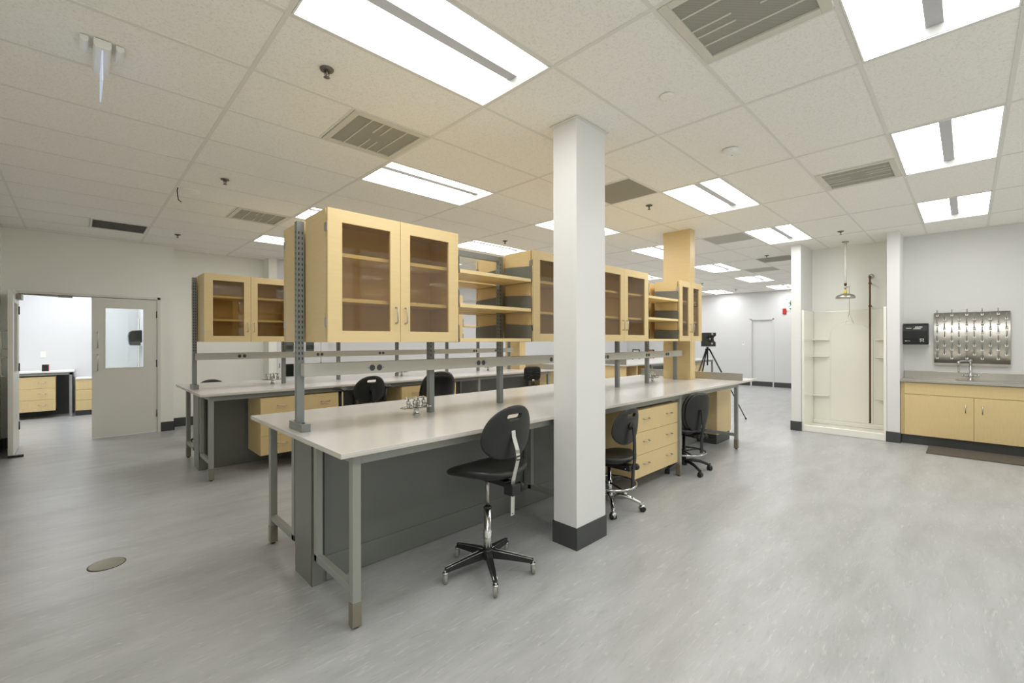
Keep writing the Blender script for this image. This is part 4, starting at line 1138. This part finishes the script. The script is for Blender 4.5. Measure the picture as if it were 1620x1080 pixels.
o = thing('faucet', 'chrome gooseneck lab faucet with cross handles over the sink counter', 'faucet', (8.78, -.02, .91))
MB().lathe([(.035, 0), (.035, .006), (.018, .012), (.016, .04), (.022, .05), (.022, .07), (.014, .085), (.011, .24)], seg=20).build('body', 'chrome', o)
MB().tube([(0, 0, .23), (0, 0, .25), (-.01, .015, .262), (-.05, .06, .264), (-.09, .10, .262), (-.10, .115, .25), (-.10, .115, .10)], [.011, .011, .011, .010, .011, .012, .008], 12).lathe([(.014, .2), (.016, .25), (.01, .262)], c=(-.1, .115, 0), seg=14).build('spout', 'chrome', o)
for s_ in (-1, 1):
    h = MB().tube([(0, s_*.015, .06), (0, s_*.075, .06)], .009, 10).lathe([(.016, s_*.04), (.016, s_*.055)], c=(0, 0, .06), axis='y', seg=14)
    h.tube([(-.022, s_*.078, .06), (.022, s_*.078, .06)], .005, 8).tube([(0, s_*.078, .038), (0, s_*.078, .082)], .005, 8)
    h.build('cross_handle', 'chrome', o)
MB().lathe([(.012, .262), (.02, .27), (.02, .278), (.008, .285)], c=(0, -.0, 0), seg=14).build('top_cap', 'chrome', o)

# peg board
o = thing('peg_board', 'stainless drying rack with rows of white pegs above the sink', 'drying rack', (XR-.001, 0, 0))
y0, y1, z0, z1 = -.392, .349, 1.12, 1.85
m = MB(); prev = None; n = 16
for k in range(n+1):
    t_ = k/n; y = y1+(y0-y1)*t_; off = -.022-.006*math.sin(t_*7.2)
    cur = [m.bm.verts.new((off, y, z0)), m.bm.verts.new((off, y, z1)), m.bm.verts.new((off+.003, y, z1)), m.bm.verts.new((off+.003, y, z0))]
    if prev:
        for j in range(4):
            f = m.bm.faces.new((prev[j], prev[(j+1) % 4], cur[(j+1) % 4], cur[j])); f.smooth = j in (0, 2)
    prev = cur
m.build('panel', 'steel', o)
MB().box(-.045, -.018, y0, y1, z0-.012, z0-.002).box(-.018, 0, y0+.02, y1-.02, z0-.03, z0+.01).box(-.047, -.044, y0, y1, z0-.012, z0+.012).build('drip_trough', 'steel', o, bevel=.001)
pegp = None
for c_ in range(10):
    y = y1-.035-(y1-y0-.07)*c_/9
    rows = 6 if c_ != 2 and c_ != 6 else 5
    for r_ in range(6 if c_ % 2 == 0 else 5):
        z = z1-.035-(.065 if c_ % 2 else 0)-r_*.122
        if z < z0+.03: continue
        if pegp is None:
            pg = MB().box(-.008, 0, -.014, .014, -.014, .014, 0)
            pg.tube([(-.006, 0, .0), (-.028, 0, .03), (-.046, 0, .074), (-.047, 0, .080)], [.0062, .0058, .0055, .0035], 8, mi=1)
            pegp = pg.build('peg', ['white', 'pegrod'], o); p = pegp
        else:
            p = pegp.copy(); COL.objects.link(p)
        p.location = (-.028, y, z); p.rotation_euler = (0, 0, random.uniform(-.12, .12))

tag(MB().box(7.83, 8.40, -1.45, .385, 0, .012).build('floor_mat', 'mat', bevel=.004), 'brown rubber-backed mat on the floor before the sink cabinet', 'mat')
dr_ = MB().lathe([(.092, .0), (.092, .003), (.086, .004), (.001, .004)], seg=48, mi=0).lathe([(.096, 0), (.096, .002), (.093, .0025)], seg=48, mi=1)
tag(dr_.build('floor_drain', ['drain', 'slot'], loc=(.136, 3.94, 0)), 'round bronze floor drain cover in the open floor at left', 'floor drain')
